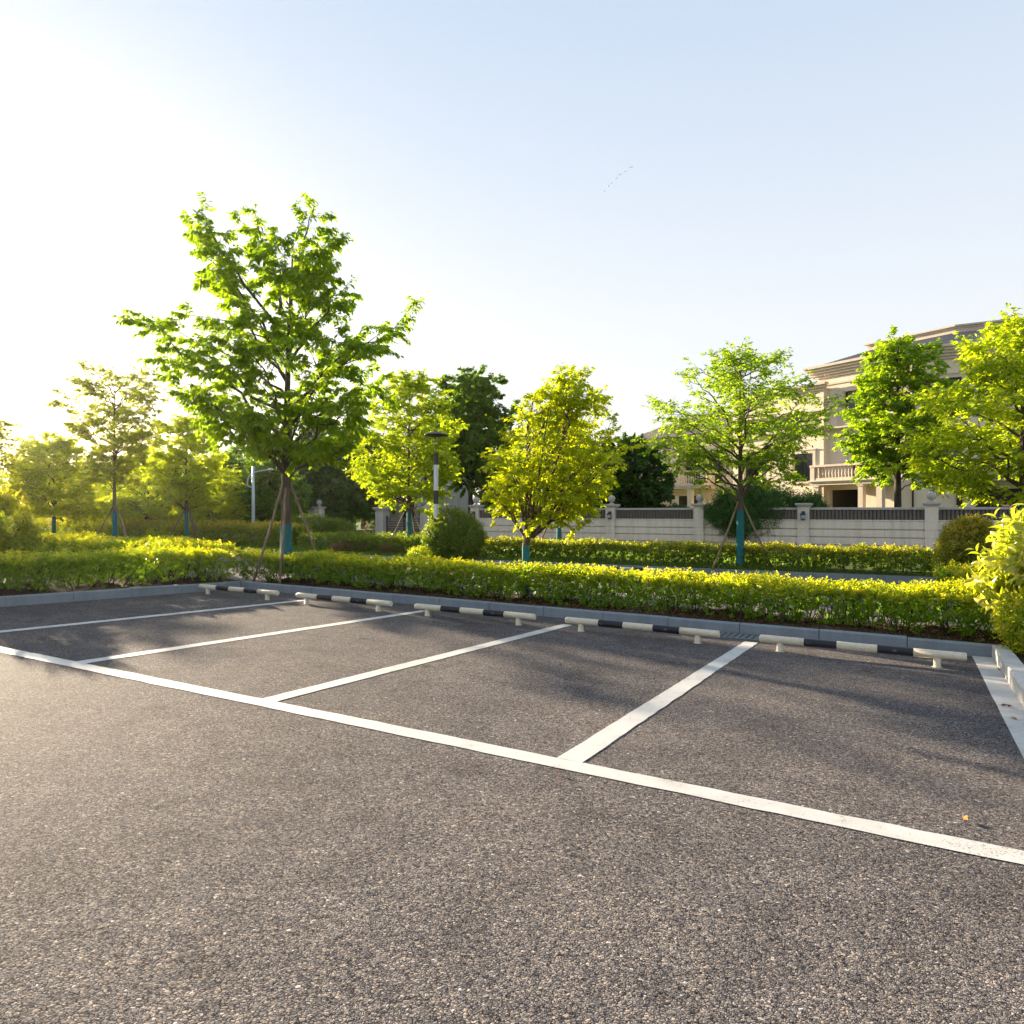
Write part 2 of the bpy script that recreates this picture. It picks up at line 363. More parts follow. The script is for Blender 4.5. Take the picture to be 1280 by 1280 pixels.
def make_tree(name,label,loc,seed,leafmat,limbs,height,trunk_r,fork,n_leaf,leaf=.1,width=.045,
              lean=(0,0),twig=1.0,arch=.35,tips=.15,bark='bark',stems=1,full=False,wrap=None,droop=.25,
              group=None,flat=.6,subs=5,leaf_from=.28,side=3):
    """limbs: list of (attach height, end xyz in tree space, spray length)"""
    rng=R(seed); n_leaf=int(n_leaf*2.5); leaf*=1.08; width*=1.15
    root=thing(name,label,'tree',loc,0,group)
    wood=MB(); crown_seg=[]; tw=MB()
    top=np.array((lean[0],lean[1],height*.93))
    ctr=np.array((rng.normal()*.06,rng.normal()*.06,height*.5))
    axis=bez(np.array((0,0,-.1)),ctr,top,14)
    zz=axis[:,2]
    def axis_at(z):
        return np.array([np.interp(z,zz,axis[:,i]) for i in range(3)])
    if stems==1:
        rr=trunk_r*np.clip(1-.92*(zz/zz[-1])**1.15,.06,1); rr[0]*=1.35; rr[1]*=1.08
        wood.tube(axis,rr,9)
    else:
        sub=[]
        wood.tube([(0,0,-.1),(0.01,0,fork*.5),(0,0,fork)],[trunk_r*1.2,trunk_r,trunk_r*.95],9)
        for i in range(stems):
            a=i*2*math.pi/stems+rng.uniform(-.4,.4); rad=rng.uniform(.35,.62)*height*.27
            e=np.array((math.cos(a)*rad+lean[0],math.sin(a)*rad+lean[1],height*rng.uniform(.72,.92)))
            pts=bez(np.array((0,0,fork-.06)),np.array((e[0]*.45,e[1]*.45,fork+height*.18)),e,9)
            wood.tube(pts,np.linspace(trunk_r*.55,.008,9),6); sub.append(pts)
    def join(k,vi):                      # ties a limb's inner end to the trunk mesh
        q=np.vstack(wood.v[:1])[:,2]; j=int(np.argmin(np.abs(q-k[2])))
        wood.f.append((j,vi,vi+1)); wood.m.append(0); wood.sm.append(True)
    up=np.array((0,0,1.))
    def twigs_on(pts,L,spr,dens,t0):
        n=len(pts); nt=max(4,int(L*dens))
        for j in range(nt):
            t=t0+(1-t0)*(j+rng.random())/nt
            q=t*(n-1); i0=min(int(q),n-2); p=pts[i0]+(pts[i0+1]-pts[i0])*(q-i0)
            tan=norm(pts[i0+1]-pts[i0]); sd=1 if j%2 else -1
            lat=norm(np.cross(up,tan)+rng.normal(size=3)*.22)
            dv=norm(tan*rng.uniform(.25,.8)+sd*lat*rng.uniform(.6,1.2)+up*(rng.normal()*(1-flat)*.9+.06))
            ln=spr*twig*rng.uniform(.5,1.15)*(1.1-.4*t)
            e=p+dv*ln; e[2]-=droop*.2*ln
            m=(p+e)/2+np.array((0,0,.06*ln))
            tw.tube([p,m,e],[.003+.003*ln,.0035,.0016],3,caps=False)
            crown_seg.append((p+(m-p)*.5,m)); crown_seg.append((m,e))
            for q2 in range(3):
                a0=m if q2 else (p+m)/2
                a0=a0+(e-m)*.45*max(0,q2-1)
                d2=norm(dv+np.cross(up,dv)*rng.choice((-1,1))*rng.uniform(.5,1.2)+up*rng.normal()*(1-flat)*.7)
                e2=a0+d2*ln*rng.uniform(.3,.55); e2[2]-=droop*.15*ln
                crown_seg.append((a0,e2))
    for za,end,spr in limbs:
        end=np.asarray(end,float)
        if stems==1: p0=axis_at(za)
        else:
            s=sub[int(rng.integers(stems))] if rng.random()<.35 else min(sub,key=lambda q:np.linalg.norm(q[-1][:2]/(np.linalg.norm(q[-1][:2])+1e-6)-end[:2]/(np.linalg.norm(end[:2])+1e-6)))
            zc=np.clip(za,s[0][2],s[-1][2]); p0=np.array([np.interp(zc,s[:,2],s[:,i]) for i in range(3)])
        L=np.linalg.norm(end-p0)
        mid=p0*.5+end*.5+np.array((0,0,arch*L*.25))+rng.normal(size=3)*.06*L
        n=10; pts=bez(p0,mid,end,n)
        pts[1:-1]+=rng.normal(size=(n-2,3))*.02*L
        r0=min(trunk_r*.36,.008+.013*L)
        vi=wood.n; wood.tube(pts,np.linspace(r0,.004,n),5,caps=False); join(p0,vi)
        twigs_on(pts,L,spr,subs*(.75 if side else 1),leaf_from)
        crown_seg.append((pts[-2],pts[-1]+norm(pts[-1]-pts[-2])*.12))
        for j in range(side):
            t=.30+.55*(j+rng.random())/side; q=t*(n-1); i0=min(int(q),n-2); p=pts[i0]+(pts[i0+1]-pts[i0])*(q-i0)
            tan=norm(pts[i0+1]-pts[i0]); sd=1 if j%2 else -1
            lat=norm(np.cross(up,tan)+1e-6)
            dv=norm(tan*.75+sd*lat*rng.uniform(.5,1.0)+up*rng.normal()*.28)
            l2=L*rng.uniform(.32,.5)*(1.25-t)
            e=p+dv*l2; m=(p+e)/2+up*.05*l2
            sp=bez(p,m,e,6); vi=wood.n; wood.tube(sp,np.linspace(r0*(1-t)*.6+.003,.003,6),4,caps=False); join(p,vi)
            twigs_on(sp,l2,spr*.85,subs,.2); crown_seg.append((sp[-2],sp[-1]))
    S0=np.array([s[0] for s in crown_seg]); S1=np.array([s[1] for s in crown_seg])
    w=np.linalg.norm(S1-S0,axis=1)+.03; w/=w.sum()
    idx=rng.choice(len(w),n_leaf,p=w)
    t=rng.random(n_leaf)**.8
    d=norm(S1[idx]-S0[idx])
    pos=S0[idx]+(S1[idx]-S0[idx])*t[:,None]+rng.normal(size=(n_leaf,3))*leaf*.16
    lat=norm(np.cross(np.array((0,0,1.)),d)+rng.normal(size=(n_leaf,3))*.25)
    sgn=rng.choice((-1,1),n_leaf)[:,None]
    dv=d*rng.uniform(.3,.9,(n_leaf,1))+lat*sgn*rng.uniform(.4,1.0,(n_leaf,1))
    dv[:,2]-=droop*rng.uniform(.2,2.4,n_leaf)
    nr=np.array((0,0,1.))+rng.normal(size=(n_leaf,3))*.5
    sz=rng.uniform(.65,1.25,n_leaf)
    shade=rng.random(len(w))[idx]
    tint=np.clip(shade*.55+rng.random(n_leaf)*.45,0,1)
    tip=np.where(rng.random(n_leaf)<tips,rng.random(n_leaf),0)
    trunk=wood.build('trunk',M[bark],root)
    if tw.n: tw.build('twigs',M[bark],trunk)['kind']='stuff'
    leaf_mesh('crown',pos,dv,nr,sz*leaf,sz*width,tint,tip,M[leafmat],root,full)
    if wrap:
        k=MB(); z0,z1=wrap
        zs=np.linspace(z0,z1,7); pts=[axis_at(z) if stems==1 else np.array((0.005,0,z)) for z in zs]
        rad=[trunk_r*(1.14-.05*abs(math.sin(3*i)))*max(.5,(1-.5*z/height if stems==1 else 1)) for i,z in enumerate(zs)]
        k.tube(pts,rad,10,caps=False); k.build('trunk_wrap',M['wrap'],root)
    return root

def env_limbs(seed,height,fork,rad,n,prof,spray,rise=.55,squash=1.0,center=(0,0),zmin=None,shift=0.0):
    """limbs filling a crown: prof(h 0..1) gives radius share"""
    rng=R(seed); out=[]; z0=fork if zmin is None else zmin
    for i in range(n):
        h=(i+.5+rng.uniform(-.35,.35))/n; h=min(max(h,0),1)
        a=i*2.39996+rng.uniform(-.5,.5)
        r=rad*prof(h)*rng.uniform(.72,1.12)
        if i%4==3: r*=.5
        ze=z0+(height-z0)*(h*.97+.02)
        za=max(fork*.92,min(ze-rise*r,height*.84))
        out.append((za,(shift+center[0]*h+r*math.cos(a),center[1]*h+r*math.sin(a)*squash,ze),spray*rng.uniform(.8,1.2)*(.65+.6*prof(h))))
    return out

def make_stakes(label,loc,legs,topz,r=.028,group='wooden tripod tree stakes'):
    o=thing('tree_stakes',label,'stake',loc,0,group)
    for (x,y) in legs:
        k=MB(); e=np.array((x*.06,y*.06,topz)); b=np.array((x,y,-.15))
        m=(b+e)/2+np.array((.012,.01,0)); k.tube([b,m,e+(e-b)*.06],[r*1.1,r,r*.85],7); k.build('stake',M['pole_wood'],o)
    k=MB(); k.tube([(math.cos(a)*.07,math.sin(a)*.07,topz-.02) for a in np.linspace(0,6.28,13)],.012,5,caps=False); k.build('binding',M['black'],o)
    return o

# ------------------------------------------------------------------ bushes and hedges
def make_bush(name,label,cat,loc,radii,seed,leafmat,n_shoot,k=7,leaf=.06,width=.03,sl=.14,tipf=.5,lo=-.85,full=False,rough=.10,group=None,stem=True,tip_all=False):
    rng=R(seed); root=thing(name,label,cat,loc,0,group)
    r=np.array(radii); n=n_shoot
    d=norm(rng.normal(size=(n*2,3))); d=d[d[:,2]>lo][:n]; n=len(d)
    sh=np.where(rng.random(n)<.72,rng.uniform(.86,1.0,n),rng.uniform(.35,.9,n))
    sh*=1+rough*lump(d*r*2.2,seed+1,2.2)+rng.normal(size=n)*.025
    base=d*r*sh[:,None]+np.array((0,0,r[2]*.92))
    dv=d/r*r.mean()+rng.normal(size=(n,3))*.45; dv[:,2]+=.35
    base=base-norm(dv)*sl*.6
    tp=tipf*np.clip((d[:,2]+.35)*.9,.05,1)*rng.uniform(.3,1.2,n)*(sh>.8)
    if tip_all: tp=tipf*rng.uniform(.2,1.2,n)
    leaf_mesh('foliage',*shoots(rng,base,dv,sl*rng.uniform(.7,1.4,n),k,leaf,width,tp),M[leafmat],root,full)
    if stem:
        w=MB()
        for i in range(9):
            a=rng.uniform(0,6.28); e=np.array((math.cos(a)*r[0]*.7,math.sin(a)*r[1]*.7,r[2]*rng.uniform(.7,1.6)))
            w.tube(bez(np.array((0,0,-.1)),np.array((e[0]*.3,e[1]*.3,e[2]*.6)),e,6),np.linspace(.03,.006,6),5)
        w.build('stem',M['bark_dark'],root)
    return root

def make_hedge(label,p0,p1,depth,height,z0,z1,seed,leafmat,dens,leaf=.045,width=.024,k=8,sl=.13,tipf=.8,gap=.22,name='hedge',group=None,stems=12,wob=.085,ztip=.45):
    """clipped row from p0 to p1 (xy, its centre line), standing on soil at z0..z1"""
    rng=R(seed); p0=np.array(p0,float); p1=np.array(p1,float)
    ln=np.linalg.norm(p1-p0); t=(p1-p0)/ln; nn=np.array((-t[1],t[0]))
    root=thing(name,label,'hedge',(p0[0],p0[1],z0),math.atan2(t[1],t[0]),group)
    per=depth+2*height; n=int(ln*per*dens*1.15); leaf*=1.3; width*=1.4; tipf*=1.5
    x=rng.uniform(-.05,ln+.05,n)
    s=rng.random(n)
    inner=rng.random(n)<.28
    # walk round the profile: front, top, back (rounded shoulders)
    q=s*per
    yy=np.where(q<height,-depth/2,np.where(q<height+depth,q-height-depth/2,depth/2))
    zz=np.where(q<height,q,np.where(q<height+depth,height,per-q))
    nx=np.where(q<height,-1.,np.where(q<height+depth,0.,1.)); nz=np.where((q>=height)&(q<height+depth),1.,.15)
    P=np.c_[x,yy,zz]
    lm=lump(P,seed+3,3.2)+.6*lump(P,seed+4,9.0)
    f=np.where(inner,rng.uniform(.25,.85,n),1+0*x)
    yy=yy*f*(1+.10*lm); zz=np.where(zz>=height-1e-6,height*(1-.25*(1-f))+wob*lm*height*1.3,zz)
    shoulder=np.clip((np.abs(yy)/(depth/2)-.7)/.3,0,1)**2*.10*height
    zz=zz-np.where(nz>.5,shoulder,0)+rng.normal(size=n)*.012
    # thin and ragged towards the soil
    g=gap*height*(1+.9*lump(np.c_[x,yy,0*x],seed+5,4.5))
    keep=(zz>g*rng.uniform(.55,1.35,n))|(rng.random(n)<.06)
    x,yy,zz,nx,nz,lm,f=[a[keep] for a in (x,yy,zz,nx,nz,lm,f)]; n=len(x)
    dv=np.c_[rng.normal(size=n)*.5,nx*.8+rng.normal(size=n)*.4,nz*.9+.35+rng.normal(size=n)*.3]
    base=np.c_[x,yy,zz+(z1-z0)*x/ln]-norm(dv)*sl*.75
    patch=.5+.5*lump(np.c_[x,yy,0*x],seed+9,1.3)
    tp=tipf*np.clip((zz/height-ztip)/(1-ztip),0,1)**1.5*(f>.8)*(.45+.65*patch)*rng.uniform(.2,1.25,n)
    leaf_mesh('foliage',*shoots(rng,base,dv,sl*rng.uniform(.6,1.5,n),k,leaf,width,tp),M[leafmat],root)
    w=MB()
    for i in range(int(ln*stems)):
        xa=rng.uniform(0,ln); ya=rng.normal()*depth*.2; za=(z1-z0)*xa/ln
        for j in range(3):
            e=np.array((xa+rng.normal()*.12,ya+rng.normal()*depth*.24,za+height*rng.uniform(.5,.9)))
            b=np.array((xa,ya,za-.05)); m=(b+e)/2+rng.normal(size=3)*.02
            w.tube([b,m,e],[.008,.006,.003],3,caps=False)
    if w.n: w.build('branchwork',M['bark_dark'],root)['kind']='stuff'
    return root

# ================================================================== THE GROUND
def sheet(name,pts,mat,z=None):
    k=MB(); k.add([(x,y,(lot_z(x,y) if z is None else 0)+(z or 0)) for x,y in pts],[tuple(range(len(pts)))])
    return struct(k.build(name,mat))
UL,UR,VK=-11.81,.79,9.74       # left kerb, right kerb, back kerb
gk=MB(); gk.add([(-600,-300,-.62),(600,-300,-.62),(600,900,-.62),(-600,900,-.62)],[(0,1,2,3)])
struct(gk.build('ground',M['ground']))
# car park: one tilted sheet, gridded so that its shader coordinates stay metric
k=MB()
k.add([(*uv(u,v),lot_z(*uv(u,v))) for u,v in ((-34,-30),(14,-30),(14,VK-.0),(-34,VK-.0))],[(0,1,2,3)])
struct(k.build('car_park_asphalt',M['asphalt']))

def strip(k,u0,u1,v0,v1,lift,jit,seed,step=.12):
    """painted line with a slightly uneven edge"""
    rng=R(seed); along_u=abs(u1-u0)>abs(v1-v0)
    n=int(max(abs(u1-u0),abs(v1-v0))/step)+1
    a=[];b=[]
    for i in range(n+1):
        t=i/n; j1,j2=rng.normal(size=2)*jit
        if along_u: q=(u0+(u1-u0)*t,v0+j1); w=(u0+(u1-u0)*t,v1+j2)
        else: q=(u0+j1,v0+(v1-v0)*t); w=(u1+j2,v0+(v1-v0)*t)
        for lst,(uu,vv) in ((a,q),(b,w)):
            x,y=uv(uu,vv); lst.append((x,y,lot_z(x,y)+lift))
    V=np.array(a+b); f=[(i,i+1,n+2+i,n+1+i) if along_u else (i,n+1+i,n+2+i,i+1) for i in range(n)]
    k.add(V,f)
BAY=2.51; L4=-1.74
k=MB(); strip(k,-30,12,3.60,3.76,.004,.0035,1); struct(k.build('front_line_marking',M['paint']))
for i in range(4):
    k=MB(); c=L4-i*BAY; strip(k,c-.08,c+.08,3.76,9.12,.004,.003,10+i); struct(k.build('bay_line_marking',M['paint']))
k=MB(); strip(k,.60,UR,-12,VK-.02,.004,.002,30,.4); struct(k.build('gutter_strip',M['kerb_pale']))

# kerbs: runs of granite blocks with open joints
def kerb_run(name,along,fixed,a0,a1,out,w,h,mat,block=1.0,soilz=None,seed=0):
    """along 'u' or 'v'; fixed = coordinate of the visible face; out = +1/-1 side on which the stone lies"""
    rng=R(seed); k=MB(); a=a0
    while a<a1-.05:
        b=min(a+block,a1); e0=a+.004; e1=b-.004; dz=rng.normal()*.003; df=rng.normal()*.003
        c0,c1=(fixed+df,fixed+out*w)
        bev=.012
        def P(al,cr,z):
            x,y=uv(al,cr) if along=='u' else uv(cr,al)
            return (x,y,lot_z(x,y)+z)
        lo=[P(e0,c0,-.2),P(e1,c0,-.2),P(e1,c1,-.2),P(e0,c1,-.2)]
        md=[P(e0,c0,h-bev+dz),P(e1,c0,h-bev+dz),P(e1,c1,h-bev+dz),P(e0,c1,h-bev+dz)]
        tp=[P(e0+.004,c0+out*bev,h+dz),P(e1-.004,c0+out*bev,h+dz),P(e1-.004,c1,h+dz),P(e0+.004,c1,h+dz)]
        k.prism(np.array(lo),np.array(md),caps=False); k.prism(np.array(md),np.array(tp),caps=False); k.add(tp,[(0,1,2,3)])
        a=b
    return struct(k.build(name,mat))
kerb_run('back_kerb','u',VK,UL-.0,UR+.14,1,.13,.147,M['kerb'],.98,seed=1)
kerb_run('left_kerb','v',UL,-20,VK-.003,-1,.13,.147,M['kerb'],.98,seed=2)
kerb_run('right_kerb','v',UR,-12,VK-.003,1,.15,.147,M['kerb_pale'],.9,seed=3)

def slab(name,uvs,top,mat,thick=.6,level=None):
    """raised bed with its top parallel to the car park (or level)"""
    k=MB(); a=[];b=[]
    for u,v in uvs:
        x,y=uv(u,v); z=(lot_z(x,y)+top) if level is None else level
        a.append((x,y,z-thick)); b.append((x,y,z))
    k.prism(np.array(a),np.array(b)); return struct(k.build(name,mat))
def soil_sheet(name,u0,u1,v0,v1,top,mat,seed,step=.12,amp=.02):
    rng=R(seed); nu=max(2,int((u1-u0)/step)); nv=max(2,int((v1-v0)/step)); V=[]
    for j in range(nv+1):
        for i in range(nu+1):
            u=u0+(u1-u0)*i/nu; v=v0+(v1-v0)*j/nv; x,y=uv(u,v)
            e=min(i,nu-i,j,nv-j)
            V.append((x,y,lot_z(x,y)+top+(rng.normal()*amp+.03*math.sin(u*2.1)*math.sin(v*3) if e>0 else -.03)))
    f=[(j*(nu+1)+i,j*(nu+1)+i+1,(j+1)*(nu+1)+i+1,(j+1)*(nu+1)+i) for j in range(nv) for i in range(nu)]
    k=MB(); k.add(V,f,0,True); return struct(k.build(name,mat))
BV=11.55
soil_sheet('planting_bed',UL-.12,6.5,VK+.13,BV,.125,M['soil'],5)
slab('bed_core',[(UL-.13,VK+.13),(6.6,VK+.13),(6.6,BV+.1),(UL-.13,BV+.1)],.06,M['soil'])
soil_sheet('left_planting_bed',-24,UL-.13,VK-10,VK+.4,.125,M['soil'],6,.25)
slab('left_bed_core',[(-26,VK-12),(UL-.13,VK-12),(UL-.13,VK+.5),(-26,VK+.5)],.06,M['soil'])
soil_sheet('right_planting_bed',UR+.15,6.5,-4,VK+.13,.125,M['soil'],7,.2)
slab('right_bed_core',[(UR+.15,-6),(7,-6),(7,VK+.13),(UR+.15,VK+.13)],.06,M['soil'])

# the lane behind the hedge and the far verge
LANE_Z=-.40; KZ=-.235
k=MB(); k.add([(*uv(u,v),LANE_Z) for u,v in ((-90,BV-3.2),(60,BV-3.2),(60,19.9),(-90,19.9))],[(0,1,2,3)])
struct(k.build('lane_asphalt',M['lane']))
def verge_z(v): return KZ-.01+max(0,(v-20.05))*.021
k=MB(); V=[];f=[]
rows=(20.04,22,24,26.5,26.5,29,30.9,36,60,120)
for j,v in enumerate(rows):
    for u in (-90,60): V.append((*uv(u,v),verge_z(min(v,31))))
f=[(2*j,2*j+1,2*j+3,2*j+2) for j in range(len(rows)-1)]
k.add(V,f); struct(k.build('verge_lawn',M['turf']))
k=MB(); k.add([(*uv(u,v),verge_z(v)+.012) for u,v in ((-60,27.0),(40,27.0),(40,30.55),(-60,30.55))],[(0,1,2,3)]); struct(k.build('pavement',M['paving']))
k=MB()
for i in range(140):
    a=-60+i*.75; p=[(a+.004,19.9),(a+.746,19.9),(a+.746,20.05),(a+.004,20.05)]
    k.prism(np.array([(*uv(*q),-.6) for q in p]),np.array([(*uv(*q),KZ) for q in p]))
struct(k.build('far_kerb',M['kerb']))

# ================================================================== WHEEL STOPS
def wheel_stop():
    o=thing('wheel_stop','','wheel stop',(0,0,0))
    k=MB(); r=.044; L=2.04; zc=.132
    cuts=[-L/2,-L/2+.48,-L/2+.82,-L/2+1.22,-L/2+1.56,L/2]
    for i in range(5):
        a,b=cuts[i],cuts[i+1]
        if i in (0,4):
            e=-1 if i==0 else 1; xs=[(a,r*.86),(a+.012,r),(b,r)] if i==0 else [(a,r),(b-.012,r),(b,r*.86)]
        else: xs=[(a,r),(b,r)]
        k.tube([(x,0,zc) for x,_ in xs],[q for _,q in xs],18,mat=i%2,caps=(i in (0,4)))
    k.build('bar',[M['cream'],M['stop_black']],o)
    for x in (-.80,.76):
        k=MB(); k.lathe([(.052,0),(.052,.004),(.036,.006),(.036,zc-.03)],x,0,-.004,14); k.build('post',M['cream'],o)
    return o
names=['leftmost wheel stop, by the corner of the left kerb','second wheel stop from the left, in front of the big staked tree',
       'middle wheel stop of the near row, bay line touching its left post','fourth wheel stop from the left, just left of the drain grate',
       'rightmost and largest wheel stop, beside the pale right kerb']
proto=wheel_stop()
for i in range(5):
    o=proto if i==0 else copy_tree(proto)
    u=-.53-BAY*(4-i); x,y=uv(u,8.64); o.location=(x,y,lot_z(x,y)); o.rotation_euler=(0,math.radians(.5),ROT_U+math.radians((.5,-.4,.3,-.6,.2)[i]))
    tag(o,'black and cream '+names[i],None,'wheel stops of the near bays')
# the row across the lane
farlab=['seen behind the leaning stakes of the big tree','right of the big tree, behind the near hedge','left of the lamp post shrub, behind the near hedge','partly hidden by the round shrub at the lamp post']
def far_u(px,v): 
    y=row_depth(px,v); x=(px-640)/F*y; return x*UX+y*UY
u0=far_u(449,19.2)
for i,j in enumerate((-2,-1,0,1,2,3,4)):
    o=copy_tree(proto); x,y=uv(u0+BAY*j,19.15); o.location=(x,y,LANE_Z); o.rotation_euler=(0,0,ROT_U)
    lab=['far black and white wheel stop left of the big tree trunk','far black and white wheel stop between trunk and stakes of the big tree',
         'far black and white wheel stop just right of the big tree stakes','far black and white wheel stop midway to the round clipped shrub',
         'far black and white wheel stop beside the round clipped shrub','far black and white wheel stop hidden behind the round clipped shrub',
         'far black and white wheel stop behind the slender central tree','far black and white wheel stop left of the staked tree by the wall','far black and white wheel stop in front of the staked tree by the wall'][i]
    tag(o,lab,None,'wheel stops across the lane')

# drain grate by the kerb
o=thing('drain_grate','grey cast iron drain grate at the foot of the back kerb','drain grate',(*uv(-2.05,9.50),lot_z(*uv(-2.05,9.50))+.004),ROT_U)
k=MB(); 
for (a,b,c,d) in ((-.37,.37,-.21,-.17),(-.37,.37,.17,.21),(-.37,-.33,-.17,.17),(.33,.37,-.17,.17)): k.box(a,b,c,d,0,.012)
k.build('frame',M['iron'],o)
k=MB()
for i in range(9):
    x=-.33+i*.0775; k.box(x,x+.042,-.17,.17,.001,.010)
for yb in (-.06,.055): k.box(-.33,.33,yb,yb+.02,.0015,.0095)
k.build('bars',M['iron'],o)
k=MB(); k.box(-.33,.33,-.17,.17,-.002,.0006); k.build('pit',M['black'],o)  # flat black sheet painted in place of the shade below the bars

# fallen leaves on the asphalt
def fallen(px,py,label,mat,size,seed):
    kk=((py-640)+AX*(px-640)+BY*F)/F; y=EYE/kk; x=(px-640)/F*y
    rng=R(seed); n=9; k=MB(); c=[(0,0,.012)]
    for i in range(n):
        a=i*2*math.pi/n; r=size*(.5+.2*math.cos(2*a))*rng.uniform(.8,1.1); c.append((r*math.cos(a),r*.75*math.sin(a),.004+.02*rng.random()))
    k.add(c,[(0,i+1,(i+1)%n+1) for i in range(n)],0,True)
    k.tube([(size*.5,0,.01),(size*.9,.01,.006)],.0015,4)
    o=k.build('fallen_leaf',M[mat]); o.location=(x,y,lot_z(x,y)+.003); o.rotation_euler=(0,0,rng.uniform(0,6.28))
    tag(o,label,'leaf','fallen leaves')
fallen(1249,838,'dark curled leaf lying on the pale gutter strip','deadbrown',.05,1)
fallen(1259,884,'reddish brown leaf on the asphalt beside the gutter strip','deadbrown',.07,2)
fallen(1267,899,'orange leaf on the asphalt against the gutter strip','deadleaf',.06,3)
fallen(1207,1027,'tan leaf on the asphalt above the front line, right edge','deadleaf',.035,4)
fallen(699,969,'small orange leaf touching the front line at the bay junction','deadleaf',.022,5)
fallen(578,1032,'pale yellow leaf on the open asphalt below the front line','deadleaf',.018,6)
fallen(1084,851,'small pale leaf in the rightmost bay below its wheel stop','deadleaf',.022,7)

# ================================================================== HEDGES
def lz(u,v): return lot_z(*uv(u,v))+.12
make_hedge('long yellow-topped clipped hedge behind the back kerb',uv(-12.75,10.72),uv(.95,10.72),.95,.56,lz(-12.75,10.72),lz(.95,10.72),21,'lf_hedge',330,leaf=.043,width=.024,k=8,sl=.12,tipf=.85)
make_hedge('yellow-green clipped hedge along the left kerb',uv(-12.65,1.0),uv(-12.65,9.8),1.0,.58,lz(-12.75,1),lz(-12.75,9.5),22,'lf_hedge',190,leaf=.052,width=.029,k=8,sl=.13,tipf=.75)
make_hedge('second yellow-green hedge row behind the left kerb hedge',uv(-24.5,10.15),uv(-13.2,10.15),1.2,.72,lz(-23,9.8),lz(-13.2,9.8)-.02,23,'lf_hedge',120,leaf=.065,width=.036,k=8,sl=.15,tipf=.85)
# far verge
def farpt(px,v): p=spot(px,v); return (p[0],p[1])
make_hedge('long low dark hedge in front of the garden wall',farpt(585,21.2),farpt(1192,20.9),1.1,.60,KZ,KZ,24,'lf_hedge_far',120,leaf=.07,width=.038,k=7,sl=.15,tipf=.7,gap=.2,ztip=.35,stems=5)
make_hedge('reddish tall hedge across the lane on the left',farpt(105,22.6),farpt(372,22.6),1.5,.95,-.2,-.2,25,'lf_red',70,leaf=.10,width=.055,k=6,sl=.2,tipf=.85,gap=.15,ztip=.6,stems=3)
make_hedge('low ragged green shrubs along the far kerb before the gate',farpt(392,21.4),farpt(540,21.4),1.6,.62,-.22,-.22,26,'lf_round',80,leaf=.085,width=.045,k=6,sl=.2,tipf=.35,gap=.12,name='shrub_row',stems=3,wob=.13)
# small yellow hedge pieces at the right
make_hedge('short bright yellow hedge below the round shrub on the right',farpt(1182,14.6),farpt(1262,14.3),.9,.72,-.34,-.34,27,'lf_hedge',190,leaf=.055,width=.03,k=7,sl=.14,tipf=1.0,ztip=.2)

# ================================================================== BUSHES
def bush_at(px,v,z,*a,**k): return spot(px,v,z)
make_bush('round_shrub','round clipped dark green shrub at the foot of the black lamp post','shrub',spot(567,19.75,-.33),(1.06,1.0,.90),31,'lf_round',2300,7,.095,.047,.21,.45,rough=.17)
make_bush('low_shrub','low yellow shrub at the foot of the round clipped shrub','shrub',spot(530,18.9,-.38),(.55,.45,.30),32,'lf_hedge',420,7,.065,.035,.14,.95)
make_bush('bronze_shrub','round shrub with bronze tips beside the right edge bush','shrub',spot(1211,17.6,-.36),(.60,.60,.82),33,'lf_red',3000,7,.075,.036,.16,.75)
make_bush('large_leaf_bush','big glossy broad-leaved bush overhanging the right kerb','shrub',(6.52,8.0,-.22),(.90,1.0,.92),34,'lf_photinia',640,10,.20,.078,.36,.55,lo=-.8,full=True,rough=.14,tip_all=True)
make_bush('small_leaf_shrub','low bright shrub under the big bush on the right kerb','shrub',(5.72,7.55,-.2),(.42,.55,.36),35,'lf_hedge',850,8,.055,.028,.13,.8,tip_all=True)
make_bush('left_edge_shrub','loose reddish shrub at the left edge of the photo','shrub',(-9.45,13.0,.04),(.60,.65,.86),36,'lf_red',620,8,.11,.055,.24,.4)
make_bush('dome_shrub','small dark dome shrub among the left trees','shrub',at(84,668,36),(.62,.6,.62),37,'lf_dark',700,6,.09,.045,.15,.2)
make_bush('rounded_shrub','left of two rounded olive shrubs beyond the far kerb','shrub',spot(392,24.4,-.15),(1.15,1.0,.72),38,'lf_round',1400,6,.10,.05,.2,.3,group='rounded shrubs by the gate')
make_bush('rounded_shrub','right of two rounded olive shrubs beyond the far kerb','shrub',spot(421,25.2,-.15),(.85,.9,.62),39,'lf_round',1100,6,.10,.05,.2,.3,group='rounded shrubs by the gate')
make_bush('pink_shrub','low pinkish shrub in front of the gate shrubs','shrub',spot(443,20.9,-.24),(.95,.4,.24),40,'lf_pink',420,6,.08,.045,.14,.9,stem=False)
make_bush('pink_shrub','small pinkish shrub beside the leaning gate tree stake','shrub',spot(489,20.9,-.24),(.45,.4,.20),41,'lf_pink',200,6,.08,.045,.14,.9,stem=False)
make_bush('bluish_plant','pale bluish low plants in front of the rounded shrubs','plant',spot(421,23.6,-.16),(.95,.35,.20),42,'lf_blue',260,6,.09,.03,.16,.6,stem=False)
make_bush('bamboo_clump','dark green weeping bamboo hanging over the garden wall','shrub',spot(945,31.4,.15),(2.0,1.1,1.22),43,'lf_bamboo',4200,8,.16,.036,.42,.25,rough=.2)
make_bush('bamboo_clump','small dark bamboo tuft beside the lantern pillar','shrub',spot(1014,32.0,.8),(.62,.6,.70),44,'lf_bamboo',800,8,.14,.034,.34,.25,rough=.25)
